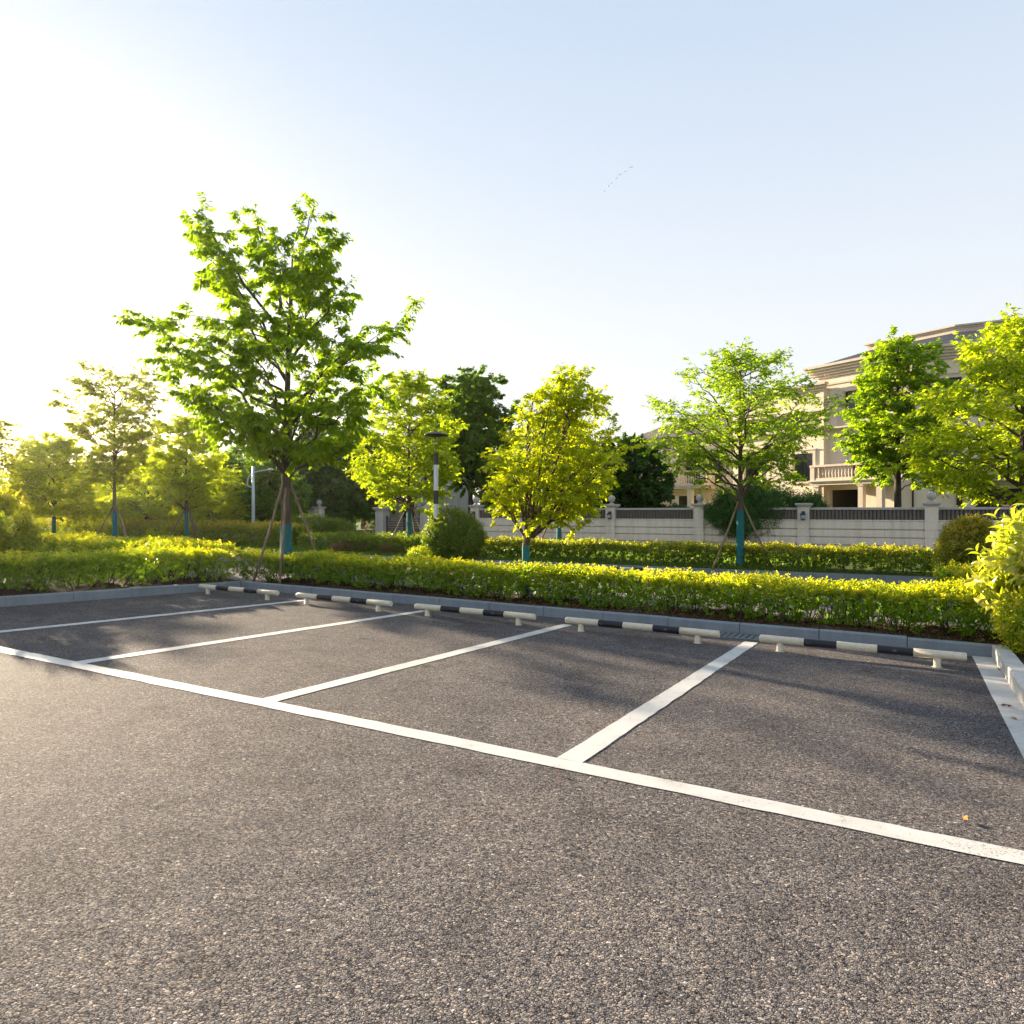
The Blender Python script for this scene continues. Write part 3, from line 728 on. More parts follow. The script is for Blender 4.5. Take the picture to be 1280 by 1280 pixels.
make_bush('courtyard_shrub','green shrub behind the wall under the villa balcony','shrub',spot(1103,33,.55),(.85,.6,.45),45,'lf_bamboo',500,6,.11,.05,.2,.4)
make_bush('courtyard_shrub','dark shrub in the porch of the left villa','shrub',spot(846,35,.3),(.9,.7,.75),46,'lf_dark',600,6,.12,.06,.2,.3)
make_bush('verge_shrub','low green shrub under the left staked tree','shrub',at(208,676,35),(1.0,.6,.4),47,'lf_left',300,6,.1,.05,.2,.5)
make_bush('verge_shrub','olive shrub beside the dome shrub on the left','shrub',at(108,676,33),(1.0,.8,.75),48,'lf_sparse',700,6,.1,.05,.2,.5)
make_bush('verge_shrub','brownish shrub left of the dome shrub','shrub',at(52,676,33),(1.1,.8,.55),49,'lf_red',500,6,.1,.05,.2,.6)

# grass tufts along the verge, leaf litter on the near bed
rng=R(77); n=26000
uu=rng.uniform(-36,-2,n); vv=20.1+rng.random(n)**1.6*5
base=np.c_[uu*UX+vv*VX,uu*UY+vv*VY,KZ+np.maximum(0,vv-20.05)*.021-.01]
d=rng.normal(size=(n,3))*.35+np.array((0,0,1.))
o=leaf_mesh('grass',base,d,rng.normal(size=(n,3)),rng.uniform(.06,.16,n),.014,rng.random(n),0*uu,M['lf_grass'],None); tag(o,None,None,None,'stuff'); o['label']='short green grass on the far verge'
n=5200; uu=rng.uniform(UL,2.5,n); vv=VK+.14+rng.random(n)**1.3*1.3
base=np.c_[uu*UX+vv*VX,uu*UY+vv*VY,uu*0]; base[:,2]=AX*base[:,0]+BY*base[:,1]+.145+rng.random(n)*.02
o=leaf_mesh('leaf_litter',base,rng.normal(size=(n,3))*(1,1,.25),np.array((0,0,1.))+rng.normal(size=(n,3))*.4,rng.uniform(.025,.055,n),.022,rng.random(n),0*uu,M['lf_litter'],None); tag(o,None,None,None,'stuff'); o['label']='dry brown leaf litter under the near hedge'

# ================================================================== TREES
# --- the big staked tree: limbs aimed where the photo shows its sprays
BT=spot(358,10.62); BT[2]=lz(*(lambda p:(p[0]*UX+p[1]*UY,10.62))(BT))
def rel(px,py,dy=0.0,b=None):
    b=BT if b is None else b
    return at(px,py,b[1]+dy)-b
big=[(2.9,rel(168,398,-.6),1.05),(3.3,rel(205,402,.8),.9),(2.6,rel(222,482,-.9),.95),(2.35,rel(262,520,.7),.8),(4.5,rel(236,280,.2),.95),
     (4.9,rel(255,268,-.7),.85),(5.4,rel(318,262,.4),.75),(5.3,rel(392,262,-.3),.75),(5.0,rel(415,290,.5),.8),(4.4,rel(438,352,-.5),.75),
     (3.4,rel(506,395,.1),1.0),(3.2,rel(480,420,-1.0),.95),(2.7,rel(470,478,.6),1.0),(2.5,rel(438,508,-.9),.9),(2.3,rel(408,562,-.8),.75),
     (2.3,rel(452,540,.9),.7),(4.2,rel(250,345,.9),.7),(3.9,rel(262,430,-1.1),.85),(2.4,rel(322,525,-.9),.6)]
g=R(5)
for i in range(17):                       # limbs towards and away from the viewer
    a=i*2.4+g.uniform(-.3,.3); z=2.7+4.4*(i+.5)/17; rad=(2.1-.9*abs((z-3.9)/3.3))*g.uniform(.55,1.0)
    big.append((max(2.2,z-1.0*rad),(math.cos(a)*rad*.75,math.sin(a)*rad,z),.85))
make_tree('zelkova_tree','tall broad green tree with blue-green trunk wrap and leaning stakes, left of centre',BT,51,'lf_zelkova',big,7.75,.115,2.2,20000,.104,.040,twig=.85,arch=.3,wrap=(.18,1.2),flat=.55,tips=.10,full=True,lean=(.15,0),droop=.45,subs=4.5)
make_stakes('long leaning stakes round the big tree left of centre',BT,[(-.62,-.35),(.05,-.62),(.78,.35)],2.15,.027)
# --- slender multi-stemmed tree in the near hedge
CT=spot(657,10.95); CT[2]=lz(-5,10.95)
make_tree('multi_stem_tree','small yellow-green multi-stemmed tree rising from the near hedge at the centre',CT,52,'lf_maple',
   env_limbs(52,4.05,1.15,.95,34,lambda h:(.62+.55*math.sin(math.pi*min(1,h*.95+.15)))*(1 if h<.75 else 1.0-(h-.75)*1.3),.46,1.25,zmin=1.55,center=(.62,0),shift=.30),4.1,.062,.98,9400,.078,.034,lean=(.45,0),stems=6,wrap=(.1,.93),twig=.9,arch=.1,flat=.45,tips=.15,droop=.3,subs=6)
# --- staked trees on the far verge
def zprof(h): return max(.12,math.sin(math.pi*min(1,.18+h*.80))**.8)
def vase(h): return .45+.6*h if h<.6 else max(.3,.81-(h-.6)*1.15)
def far_tree(px,v,z,h,rad,seed,mat,n,label,leaf=.125,width=.055,trunk=.085,fork=1.9,limbs=34,prof=zprof,stk=True,zmin=None,wrap=(.1,1.9),name='staked_tree',group='staked trees on the far verge',**k):
    p=spot(px,v,z)
    make_tree(name,label,p,seed,mat,env_limbs(seed,h,fork,rad,limbs,prof,.85,.6,zmin=zmin),h,trunk,fork,n,leaf,width,wrap=wrap,group=group,**k)
    if stk: make_stakes('leaning stakes round the '+label.split(',')[0],p,[(-.95,-.45),(.85,-.35),(.2,.9)],1.85,.03)
    return p
far_tree(925,20.55,-.22,6.3,2.75,53,'lf_zelkova',9600,'broad layered staked tree in front of the garden wall',.100,.045,.10,1.75,38,zprof,zmin=2.75,wrap=(.1,1.62))
far_tree(512,21.6,-.2,6.9,2.35,54,'lf_yellow',11500,'fresh yellow-green staked tree in front of the gate',.135,.062,.09,1.7,36,zprof,zmin=2.0,wrap=(.1,1.6))
far_tree(698,22.3,-.2,4.9,1.6,55,'lf_yellow',6500,'slender staked tree behind the small central tree',.125,.056,.075,1.75,26,zprof,zmin=1.9,wrap=(.1,1.7))
far_tree(1280,19.9,-.22,6.15,2.5,56,'lf_yellow',10500,'bright yellow-green tree at the right edge above the glossy bush',.125,.058,.10,1.7,38,zprof,stk=False,zmin=1.9,name='verge_tree')
# --- left group
def pt_tree(px,y,z,h,rad,seed,mat,n,label,name='verge_tree',stk=None,**k):
    p=at(px,640,y); p[2]=z
    kw=dict(leaf=.14,width=.062,bark='bark',group='trees on the left'); 
    prof=k.pop('prof',zprof); limbs=k.pop('limbs',30); fork=k.pop('fork',1.7); zmin=k.pop('zmin',None); tr=k.pop('trunk',.085); spray=k.pop('spray',.85)
    kw.update(k); n=int(n*1.3)
    make_tree(name,label,p,seed,mat,env_limbs(seed,h,fork,rad,limbs,prof,spray,.7,zmin=zmin),h,tr,fork,n,**kw)
    if stk: make_stakes(stk,p,[(-.95,-.4),(.95,-.5),(.1,.9)],1.75,.03)
pt_tree(144,29,-.15,7.6,2.75,61,'lf_sparse',4300,'tall sparse olive tree with open vase crown on the left',prof=lambda h:.25+.95*h if h<.7 else .92-(h-.7)*1.6,limbs=30,fork=2.1,wrap=(.1,1.5),zmin=2.7,arch=-.1,spray=.7,stk='leaning stakes under the tall sparse olive tree')
pt_tree(234,33,-.2,6.0,2.3,62,'lf_left',6800,'light green staked tree above the reddish hedge',limbs=28,fork=1.75,wrap=(.1,1.5),zmin=1.9,prof=vase,stk='leaning stakes under the light green tree above the reddish hedge')
pt_tree(66,31,-.2,4.9,2.5,63,'lf_left',9500,'wide low yellow-green tree near the left edge',limbs=36,fork=1.5,wrap=(.1,1.3),zmin=1.3,tips=.4,prof=lambda h:max(.2,math.cos(h*1.35)**.7))
pt_tree(-14,27,-.2,5.3,1.6,64,'lf_sparse',1800,'thin tree cut by the left edge of the photo',limbs=24,fork=1.6,zmin=1.8)
pt_tree(267,40,-.2,4.4,1.9,65,'lf_left',5200,'small pale multi-stemmed tree behind the reddish hedge',stems=5,fork=.6,zmin=.9,limbs=26,trunk=.07)
pt_tree(185,38,-.2,5.0,2.6,66,'lf_left',6800,'yellow-green tree between the sparse tree and the staked tree',limbs=32,zmin=1.1,fork=1.2)
pt_tree(330,49,-.2,5.0,2.0,67,'lf_left',4200,'small pale tree behind the street light',limbs=26,zmin=1.2,fork=1.2)
# --- dense evergreen trees behind
def dense(px,y,z,h,rad,seed,mat,n,label,leaf=.17,width=.085,limbs=60,name='evergreen_tree',prof=None,fork=1.4,zmin=.6,**k):
    pr=prof or (lambda q:max(.25,(1-abs(q-.42)/.62*.55-(.45 if q>.93 else 0))))
    n=int(n*1.7); rad*=1.08; leaf*=1.15; width*=1.15
    kw=dict(flat=.15,droop=.3,side=0,bark='bark_dark',subs=5,tips=.08,group='dense trees behind'); kw.update(k)
    p=at(px,640,y); p[2]=z
    make_tree(name,label,p,seed,mat,env_limbs(seed,h,fork,rad,limbs,pr,1.1,.7,zmin=zmin),h,.17,fork,n,leaf,width,**kw)
dense(588,41,-.1,9.75,2.75,71,'lf_mid',15000,'tall dark tree with forked black trunk behind the wall, left of the central tree',zmin=3.4,fork=2.6,limbs=55,leaf=.16,width=.08,name='forked_tree')
dense(793,36.5,-.1,5.2,1.75,72,'lf_dark',14000,'dark rounded evergreen behind the wall left of the villa balcony',leaf=.15,width=.07,zmin=.5)
dense(748,42,-.1,5.6,2.0,73,'lf_dark',8000,'dark evergreen half hidden behind the central tree')
dense(1122,30.0,-.1,9.0,1.95,74,'lf_zelkova',10500,'tall dense green tree with dark trunk in front of the villa corner',leaf=.14,width=.066,zmin=3.0,fork=2.4,flat=.35,limbs=56,name='courtyard_tree',tips=.12)
dense(398,50,-.1,7.6,3.0,75,'lf_dark',11000,'dark evergreen right of the big tree trunk',zmin=.4)
dense(440,54,-.1,8.2,3.2,76,'lf_dark',11000,'dark evergreen left of the gate')
dense(356,54,-.1,7.0,3.0,77,'lf_mid',9000,'mid green dense tree behind the big tree trunk')
dense(300,56,-.1,6.6,3.2,78,'lf_mid',9500,'rounded mid green tree behind the street light')
dense(246,60,-.1,6.4,3.4,79,'lf_mid',8500,'dense tree behind the light green staked tree')
dense(205,56,-.1,5.6,3.0,80,'lf_left',7500,'pale dense tree right of the sparse tree, far back')
dense(120,58,-.1,4.8,3.4,81,'lf_left',7000,'pale dense tree behind the sparse tree trunk')
dense(30,60,-.1,5.2,4.0,82,'lf_left',7000,'pale dense tree far behind the left edge')
dense(640,47,-.1,5.2,2.3,83,'lf_mid',6500,'mid green tree behind the wall between forked and central trees')
dense(478,62,-.1,8.2,3.0,84,'lf_dark',7000,'dark tree behind the gate villa')
dense(165,47,-.2,4.9,2.6,86,'lf_left',7000,'bright low tree behind the sparse tree on the left',zmin=.3)
dense(282,47,-.2,5.4,2.6,87,'lf_mid',8000,'green tree directly behind the small multi-stemmed tree',zmin=.3)
dense(85,46,-.2,4.4,2.8,88,'lf_left',7000,'bright low tree behind the wide yellow-green tree',zmin=.3)
dense(338,42,-.2,4.6,1.8,89,'lf_mid',6000,'green bushy tree between street light and big tree trunk',zmin=.2)
dense(690,55,-.1,6.3,2.4,85,'lf_mid',5500,'green tree seen through the central tree crown')

# ================================================================== LAMPS, SIGNS, SMALL THINGS
LP=spot(545,19.35,-.38)
o=thing('lamp_post','black square lamp post with flat disc head and pale panels','lamp post',LP,ROT_U)
yy=LP[1]; zpx=lambda py: EYE-(py-640)/F*yy-LP[2]
k=MB(); w=.056
k.box(-w,w,-w,w,0,zpx(648)); k.build('post',M['blackmetal'],o)
for za,zb in ((zpx(630)+.003,zpx(613)-.003),(zpx(581)+.003,zpx(566))):
    k=MB(); k.box(-w,w,-w,w,za,zb); k.build('post_sleeve',M['blackmetal'],o)
for a,b in ((648,630),(613,581)):
    k=MB(); q=w*.97; k.box(-q,q,-q,q,zpx(a),zpx(b)); k.build('light_panel',M['chrome'],o)
k=MB()
for sx,sy in ((-1,-1),(1,-1),(1,1),(-1,1)): k.tube([(sx*.05,sy*.05,zpx(566)-.01),(sx*.05,sy*.05,zpx(546)+.01)],.006,5)
k.build('bracket',M['blackmetal'],o)
k=MB(); k.lathe([(.06,0),(.34,.03),(.41,.05),(.42,.075),(.36,.10),(.10,.19),(.05,.20)],0,0,zpx(546.5),24); k.build('lamp_head',M['blackmetal'],o)
k=MB(); k.box(-.14,.14,-.14,.14,-.05,.02); k.build('base_plate',M['blackmetal'],o)

SL=at(316.5,640,37); SL[2]=-.1
o=thing('street_light','pale blue street light with curved double arm among the left trees','street light',SL)
H=EYE+57/F*37-SL[2]
k=MB(); k.tube([(0,0,-.1),(0,0,H*.5),(0,0,H)],[.095,.08,.06],10); k.build('pole',M['palemetal'],o)
k=MB(); k.tube(bez(np.array((-.30,0,H-1.0)),np.array((-.35,0,H-.35)),np.array((.15,0,H-.28)),8),.03,6); k.tube(bez(np.array((.0,0,H-.30)),np.array((.5,0,H-.22)),np.array((.8,0,H-.16)),6),.032,6); k.tube([(-.30,0,H-1.0),(0,0,H-1.15)],.03,6); k.build('arm',M['palemetal'],o)
k=MB(); k.lathe([(.02,0),(.12,.01),(.15,.04),(.1,.09),(.02,.1)],.92,0,H-.2,10); k.build('lamp_head',M['white'],o)

# garden lamp post by the gate
p=at(524,640,36.5); p[2]=.02
o=thing('garden_lamp','thin dark garden lamp with small pale lantern beside the gate','lamp',p)
k=MB(); k.lathe([(.07,0),(.05,.1),(.03,.15),(.025,1.35),(.05,1.38)],0,0,0,8); k.build('post',M['blackmetal'],o)
k=MB(); k.lathe([(.05,1.38),(.11,1.46),(.12,1.62),(.06,1.7)],0,0,0,8); k.build('lantern',M['lampglass'],o)

# wooden rail on short posts behind the near hedge
p=at(652,640,13.6); p[2]=-.36
o=thing('wooden_rail','weathered wooden rail on two short posts behind the central tree','rail',p,ROT_U*.6)
k=MB(); k.tube([(-.52,0,.55),(.02,.01,.50),(.55,0,.42)],[.042,.04,.036],8); k.build('beam',M['pole_wood'],o)
for x in (-.28,.44):
    k=MB(); k.tube([(x,-.05,-.05),(x,-.05,.60)],[.04,.036],7); k.build('post',M['pole_wood'],o)

# two leaning props near the gate
for i,(px,lab) in enumerate(((456,'left of two short leaning props near the gate'),(466,'right of two short leaning props near the gate'))):
    p=at(px,672,35); k=MB(); k.tube([(-.08,0,-.2),(.0,0,.25),(.14,0,.62)],[.04,.038,.032],7)
    o=k.build('leaning_prop',M['pole_wood']); o.location=tuple(p); tag(o,lab,'stake','leaning props near the gate')

# left: blue sign, low white barriers, small white box
p=at(61,640,38); p[2]=-.15
o=thing('blue_sign','small blue sign on a thin pole under the left trees','sign',p)
k=MB(); k.tube([(0,0,-.1),(0,0,1.75)],.03,7); k.build('pole',M['palemetal'],o)
k=MB(); k.bbox(-.18,.18,-.02,.02,1.2,1.62,.004); k.build('panel',M['signblue'],o)
for px,L,lab in ((46,.95,'longer low white barrier rail under the left trees'),(83,.35,'short low white barrier rail under the dome shrub')):
    p=at(px,640,34); p[2]=-.2
    o=thing('barrier_rail',lab,'barrier',p,.1,'white barrier rails on the left')
    k=MB(); k.bbox(-L/2,L/2,-.04,.04,.66,.80,.01); k.build('beam',M['white'],o)
    for sx in (-1,1):
        k=MB(); k.tube([(sx*L*.42,0,-.1),(sx*L*.42,0,.68)],.03,7); k.build('post',M['palemetal'],o)
p=at(109,640,30); p[2]=-.2
o=thing('utility_box','small white utility box at the end of the reddish hedge','box',p)
k=MB(); k.bbox(-.13,.13,-.1,.1,0,.50,.012); k.build('cabinet',M['white'],o)
k=MB(); k.bbox(-.16,.16,-.13,.13,.502,.55,.01); k.build('lid',M['greystone'],o)

# ================================================================== GARDEN WALL AND GATE
WV=30.9
wall=thing('garden_wall','long pale stone garden wall with dark slatted top and square pillars','wall',(*uv(0,WV),0),ROT_U)
def wu(px,v=WV):
    y=row_depth(px,v); return (px-640)/F*y*UX+y*UY
pill=[wu(p) for p in (597,766,876,1006,1165,1345)]
def pillar(parent,u,top=1.66,base=-.3,wd=.44,ball=True):
    k=MB(); zc=base
    k.box(u-wd/2+.012,u+wd/2-.012,-.31,.10,base,top-.08)
    for z in (base,.06,.37,.68,.99,1.30):
        z1=min(z+.295,top-.1)
        if z==base: z1=.045
        k.box(u-wd/2,u+wd/2,-.325,.115,z,z1)
    o=k.build('pillar',M['wallstone'],parent)
    k=MB(); k.bbox(u-wd/2-.05,u+wd/2+.05,-.375,.165,top-.08,top-.03,.01); k.bbox(u-wd/2-.09,u+wd/2+.09,-.415,.205,top-.029,top+.05,.02); k.build('cap',M['greystone'],o)
    if ball:
        k=MB(); k.lathe([(.13,0),(.12,.03),(.06,.06),(.06,.09)]+[(.17*math.sin(a),.25-.17*math.cos(a)) for a in np.linspace(.35,3.1,9)],u,-.105,top+.051,14); k.build('ball_finial',M['greystone'],o)
    return o
for i,u in enumerate(pill): pillar(wall,u,ball=(i not in (3,)))
secs=list(zip(pill[:-1],pill[1:]))
for a,b in secs:
    a+=.22;b-=.22
    k=MB(); k.box(a,b,-.15,.0,-.3,1.0); z=-.3
    rng=R(int(abs(a*10)))
    for z0,z1 in ((-.3,.03),(.075,.34),(.385,.65),(.695,.985)):
        x=a
        while x<b-.01:
            nx=min(b,x+rng.uniform(2.6,3.4)); k.box(x+.003,nx-.003,-.235,-.14,z0,z1); x=nx
    k.box(a,b,-.245,.02,1.001,1.045)
    k.build('wall_panel',M['wallstone'],wall)
    k=MB(); n=int((b-a)/.13)
    for i in range(n):
        x=a+(b-a)*(i+.5)/n; k.box(x-.04,x+.04,-.16,-.12,1.05,1.44)
    k.box(a,b,-.10,-.06,1.05,1.44)
    k.build('slat_screen',M['slat'],wall)
    k=MB(); k.bbox(a,b,-.21,-.02,1.442,1.53,.012); k.build('top_rail',M['greystone'],wall)
def lantern(px,label):
    u=wu(px); o=thing('wall_lantern',label,'lantern',(*uv(u,WV-.325),1.13),ROT_U,'wall lanterns')
    k=MB(); k.box(-.07,.07,-.02,0,-.1,.25); k.tube([(0,-.01,.2),(0,-.10,.24),(0,-.13,.18)],.014,5); k.build('bracket',M['blackmetal'],o)
    k=MB(); k.lathe([(.06,0),(.085,.02),(.10,.16)],0,-.13,-.06,8); k.build('glass',M['lampglass'],o)
    k=MB(); k.lathe([(.13,0),(.11,.03),(.03,.10),(.01,.13)],0,-.13,.102,8); k.build('cap',M['blackmetal'],o)
    k=MB(); k.lathe([(.02,-.08),(.07,-.045),(.075,-.02)],0,-.13,-.04,8); k.build('finial',M['blackmetal'],o)
lantern(1006,'dark lantern on the pillar right of the bamboo')
lantern(766,'dark lantern on the pillar right of the central tree')
lantern(597,'dark lantern on the pillar above the round shrub')
# wall beyond the gate and a second piece at the left
for (pa,pb,lab) in ((545,597,'short pale wall between the gate and the long garden wall'),):
    w2=thing('garden_wall',lab,'wall',(*uv(0,WV+.6),0),ROT_U)
    a,b=wu(pa,WV+.6),wu(pb,WV+.6); k=MB(); k.box(a,b,-.2,0,-.3,1.2)
    for z0,z1 in ((-.3,.2),(.215,.53),(.545,.86),(.875,1.19)): k.box(a,b,-.222,-.19,z0,z1)
    k.build('wall_panel',M['wallstone'],w2)
    k=MB(); k.bbox(a-.03,b+.03,-.27,.05,1.201,1.29,.015); k.build('coping',M['greystone'],w2)
w3=thing('garden_wall','low pale wall end with ball finial behind the rounded shrubs','wall',(*uv(0,WV+1.0),.1),ROT_U)
a,b=wu(368,WV+1),wu(399,WV+1); k=MB(); k.box(a,b,-.2,0,-.4,1.28); k.build('wall_panel',M['wallstone'],w3)
k=MB(); k.bbox(a,b-.3,-.26,.06,1.281,1.36,.015); k.build('coping',M['greystone'],w3); pillar(w3,b+.1,1.52)
gp=[wu(478),wu(534)]
for u,lab in zip(gp,('stone gate pillar left of the dark gate','stone gate pillar between the dark gate and the lamp post')):
    o=thing('gate_pillar',lab,'pillar',(*uv(u,WV),.02),ROT_U,'gate pillars')
    k=MB(); k.box(-.25,.25,-.25,.25,-.3,1.42)
    for z0,z1 in ((-.3,.3),(.33,.62),(.65,.94),(.97,1.38)): k.box(-.28,.28,-.28,.28,z0,z1)
    k.build('shaft',M['greystone'],o)
    k=MB(); k.bbox(-.34,.34,-.34,.34,1.421,1.50,.02); k.bbox(-.40,.40,-.40,.40,1.501,1.60,.03); k.build('cap',M['greystone'],o)
    k=MB(); k.lathe([(.24,0),(.20,.06),(.10,.12),(.07,.18),(.16,.26),(.17,.36),(.10,.44),(.03,.47)],0,0,1.601,12); k.build('urn',M['greystone'],o)
o=thing('driveway_gate','low dark horizontal slat gate between the stone pillars','gate',(*uv((gp[0]+gp[1])/2,WV),.02),ROT_U)
W2=(gp[1]-gp[0])/2-.3
for q0,q1,q2 in ((-W2,-W2+.08,1.12),(W2-.08,W2,1.12),(-.05,.05,1.05)):
    k=MB(); k.box(q0,q1,-.03,.03,0,q2); k.build('gate_post',M['blackmetal'],o)
k=MB()
for i in range(7): k.box(-W2+.08,-.05,-.02,.02,.08+i*.135,.185+i*.135); k.box(.05,W2-.08,-.02,.02,.08+i*.135,.185+i*.135)
k.build('slat_panel',M['slat'],o)

# ================================================================== VILLAS
class Face:
    def __init__(s,p,ang_dir,parent,zbase=0):
        s.p=np.array(p,float); s.t=np.array(ang_dir,float); s.t/=np.linalg.norm(s.t); s.n=np.array((s.t[1],-s.t[0])); s.par=parent   # n points out (right of travel)
    def pt(s,a,d,z): q=s.p+s.t*a+s.n*d; return (q[0],q[1],z)
    def box(s,k,a0,a1,d0,d1,z0,z1,mat=0):
        r=[(a0,d0),(a0,d1),(a1,d1),(a1,d0)]
        k.prism(np.array([s.pt(a,d,z0) for a,d in r]),np.array([s.pt(a,d,z1) for a,d in r]),mat)
    def wall(s,a0,a1,z0,z1,holes,mat,th=.35,name='wall',d=0.0):
        A=sorted({a0,a1,*[h[0] for h in holes],*[h[1] for h in holes]}); Z=sorted({z0,z1,*[h[2] for h in holes],*[h[3] for h in holes]})
        k=MB()
        for i in range(len(A)-1):
            zs=None
            for j in range(len(Z)-1):
                ca,cz=(A[i]+A[i+1])/2,(Z[j]+Z[j+1])/2
                hole=any(h[0]<ca<h[1] and h[2]<cz<h[3] for h in holes)
                if not hole and zs is None: zs=Z[j]
                if hole and zs is not None: s.box(k,A[i],A[i+1],d-th,d,zs,Z[j]); zs=None
            if zs is not None: s.box(k,A[i],A[i+1],d-th,d,zs,Z[-1])
        return k.build(name,mat,s.par)
    def band(s,name,a0,a1,z0,z1,out,mat,steps=1,d=0.0):
        k=MB()
        for i in range(steps):
            q=out*(i+1)/steps; za=z0+(z1-z0)*i/steps; zb=z0+(z1-z0)*(i+1)/steps
            s.box(k,a0-q*.9,a1+q*.9,d-.05,d+q,za+(.001 if i else 0),zb)
        return k.build(name,mat,s.par)
    def window(s,a0,a1,z0,z1,surround=.16,mull=2,d=0.0,trim='trim',sill=True,transom=True):
        k=MB(); rc=d-.18; fw=.06
        s.box(k,a0+.002,a0+fw,rc-.06,rc,z0+.002,z1-.002); s.box(k,a1-fw,a1-.002,rc-.06,rc,z0+.002,z1-.002); s.box(k,a0+fw,a1-fw,rc-.06,rc,z0+.002,z0+fw); s.box(k,a0+fw,a1-fw,rc-.06,rc,z1-fw,z1-.002)
        for i in range(1,mull):
            c=a0+(a1-a0)*i/mull; s.box(k,c-.03,c+.03,rc-.055,rc-.004,z0+fw,z1-fw)
        if transom: zt=z0+(z1-z0)*.72; s.box(k,a0+fw,a1-fw,rc-.052,rc-.008,zt-.025,zt+.025)
        f=k.build('window',M['frame'],s.par)
        k=MB(); s.box(k,a0+.03,a1-.03,rc-.045,rc-.035,z0+.03,z1-.03); k.build('pane',M['glass'],f)
        if surround:
            k=MB(); q=surround
            s.box(k,a0-q,a0-.001,d-.02,d+.05,z0,z1+q); s.box(k,a1+.001,a1+q,d-.02,d+.05,z0,z1+q); s.box(k,a0,a1,d-.02,d+.05,z1+.001,z1+q)
            s.box(k,a0-q-.05,a1+q+.05,d-.02,d+.09,z1+q+.001,z1+q+.07)
            if sill: s.box(k,a0-q-.08,a1+q+.08,d-.02,d+.14,z0-.12,z0-.002)
            k.build('surround',M[trim],f)
        return f
    def balcony(s,a0,a1,out,z,mat,h=.95,n=None,sides=True):
        k=MB(); s.box(k,a0-.08,a1+.08,-.02,out+.10,z-.16,z); s.box(k,a0-.02,a1+.02,-.02,out+.03,z-.30,z-.161); s.box(k,a0-.14,a1+.14,-.02,out+.16,z-.08,z-.03)
        b=k.build('balcony',mat,s.par)
        k=MB()
        runs=[((a0+.28,out-.12),(a1-.28,out-.12))]
        s.box(k,a0,a1,out-.22,out,z+.001,z+.14); s.box(k,a0-.04,a1+.04,out-.27,out+.05,z+h-.13,z+h)
        for c in (a0+.14,a1-.14): s.box(k,c-.15,c+.15,out-.25,out+.02,z+.002,z+h-.131)
        if sides:
            for c in (a0+.11,a1-.11): s.box(k,c-.11,c+.11,0,out-.28,z+.001,z+.14); s.box(k,c-.13,c+.13,0,out-.28,z+h-.13,z+h)
            runs+= [((a0+.11,.1),(a0+.11,out-.35)),((a1-.11,.1),(a1-.11,out-.35))]
        k.build('balustrade_rail',mat,b)
        prof=[(.055,0),(.055,.05),(.035,.08),(.062,.20),(.066,.28),(.04,.42),(.03,.52),(.045,.58),(.055,.62),(.055,.68)]
        for (pa,pb) in runs:
            L=math.hypot(pb[0]-pa[0],pb[1]-pa[1]); m=max(2,int(L/.21))
            for i in range(m):
                t=(i+.5)/m; c=s.pt(pa[0]+(pb[0]-pa[0])*t,pa[1]+(pb[1]-pa[1])*t,0)
                kk=MB(); kk.lathe([(r,q*(h-.27)/.68) for r,q in prof],c[0],c[1],z+.14,8); kk.build('baluster',mat,b)
        return b
    def column(s,a,d,z0,z1,w=.34):
        k=MB(); s.box(k,a-w/2,a+w/2,d-w/2,d+w/2,z0,z1-.12); s.box(k,a-w/2-.05,a+w/2+.05,d-w/2-.05,d+w/2+.05,z1-.119,z1-.002); s.box(k,a-w/2-.04,a+w/2+.04,d-w/2-.04,d+w/2+.04,z0-.1,z0+.14)
        return k.build('column',M['trim'],s.par)

def wpt(p): return np.array(p,float)
# ---- right villa
vil=thing('villa','large three-storey cream stone villa behind the wall on the right','house')
dA=np.array((.515,-.8572)); dB=np.array((.87,-.4928))
P0=wpt((19.5,45.0)); CC=P0+dA*6.03
A=Face(P0,dA,vil); B=Face(CC,dB,vil)
assert A.n[0]<0
GZ=-.3
A.wall(0,6.03,GZ,3.0,[(.75,3.2,-.1,2.72)],M['facade'])
A.wall(0,6.03,3.001,10.0,[(2.25,3.85,3.3,5.75),(1.75,4.0,6.95,8.75)],M['facade'])
A.window(2.25,3.85,3.3,5.75,.26,2,sill=False); A.window(1.75,4.0,6.95,8.75,.0,3)
A.band('window_ledge',1.1,4.6,6.42,6.62,.32,M['trim'],2)
for q0,q1 in ((1.35,1.74),(4.01,4.3)):
    k=MB(); A.box(k,q0,q1,-.0,.04,6.7,8.9); k.build('pilaster',M['trim'],vil)
A.balcony(.25,4.9,1.15,3.30,M['trim'])
A.column(.62,.95,GZ,3.0); A.column(3.55,.95,GZ,3.0,.30); A.column(4.7,.95,GZ,3.0)
A.band('cornice',-.25,6.03,9.80,10.55,.55,M['trim'],5)
k=MB(); A.box(k,.0,6.03,.0,.05,9.3,9.42); A.box(k,0,.22,0,.045,3.35,9.29); k.build('string_course',M['trim'],vil)
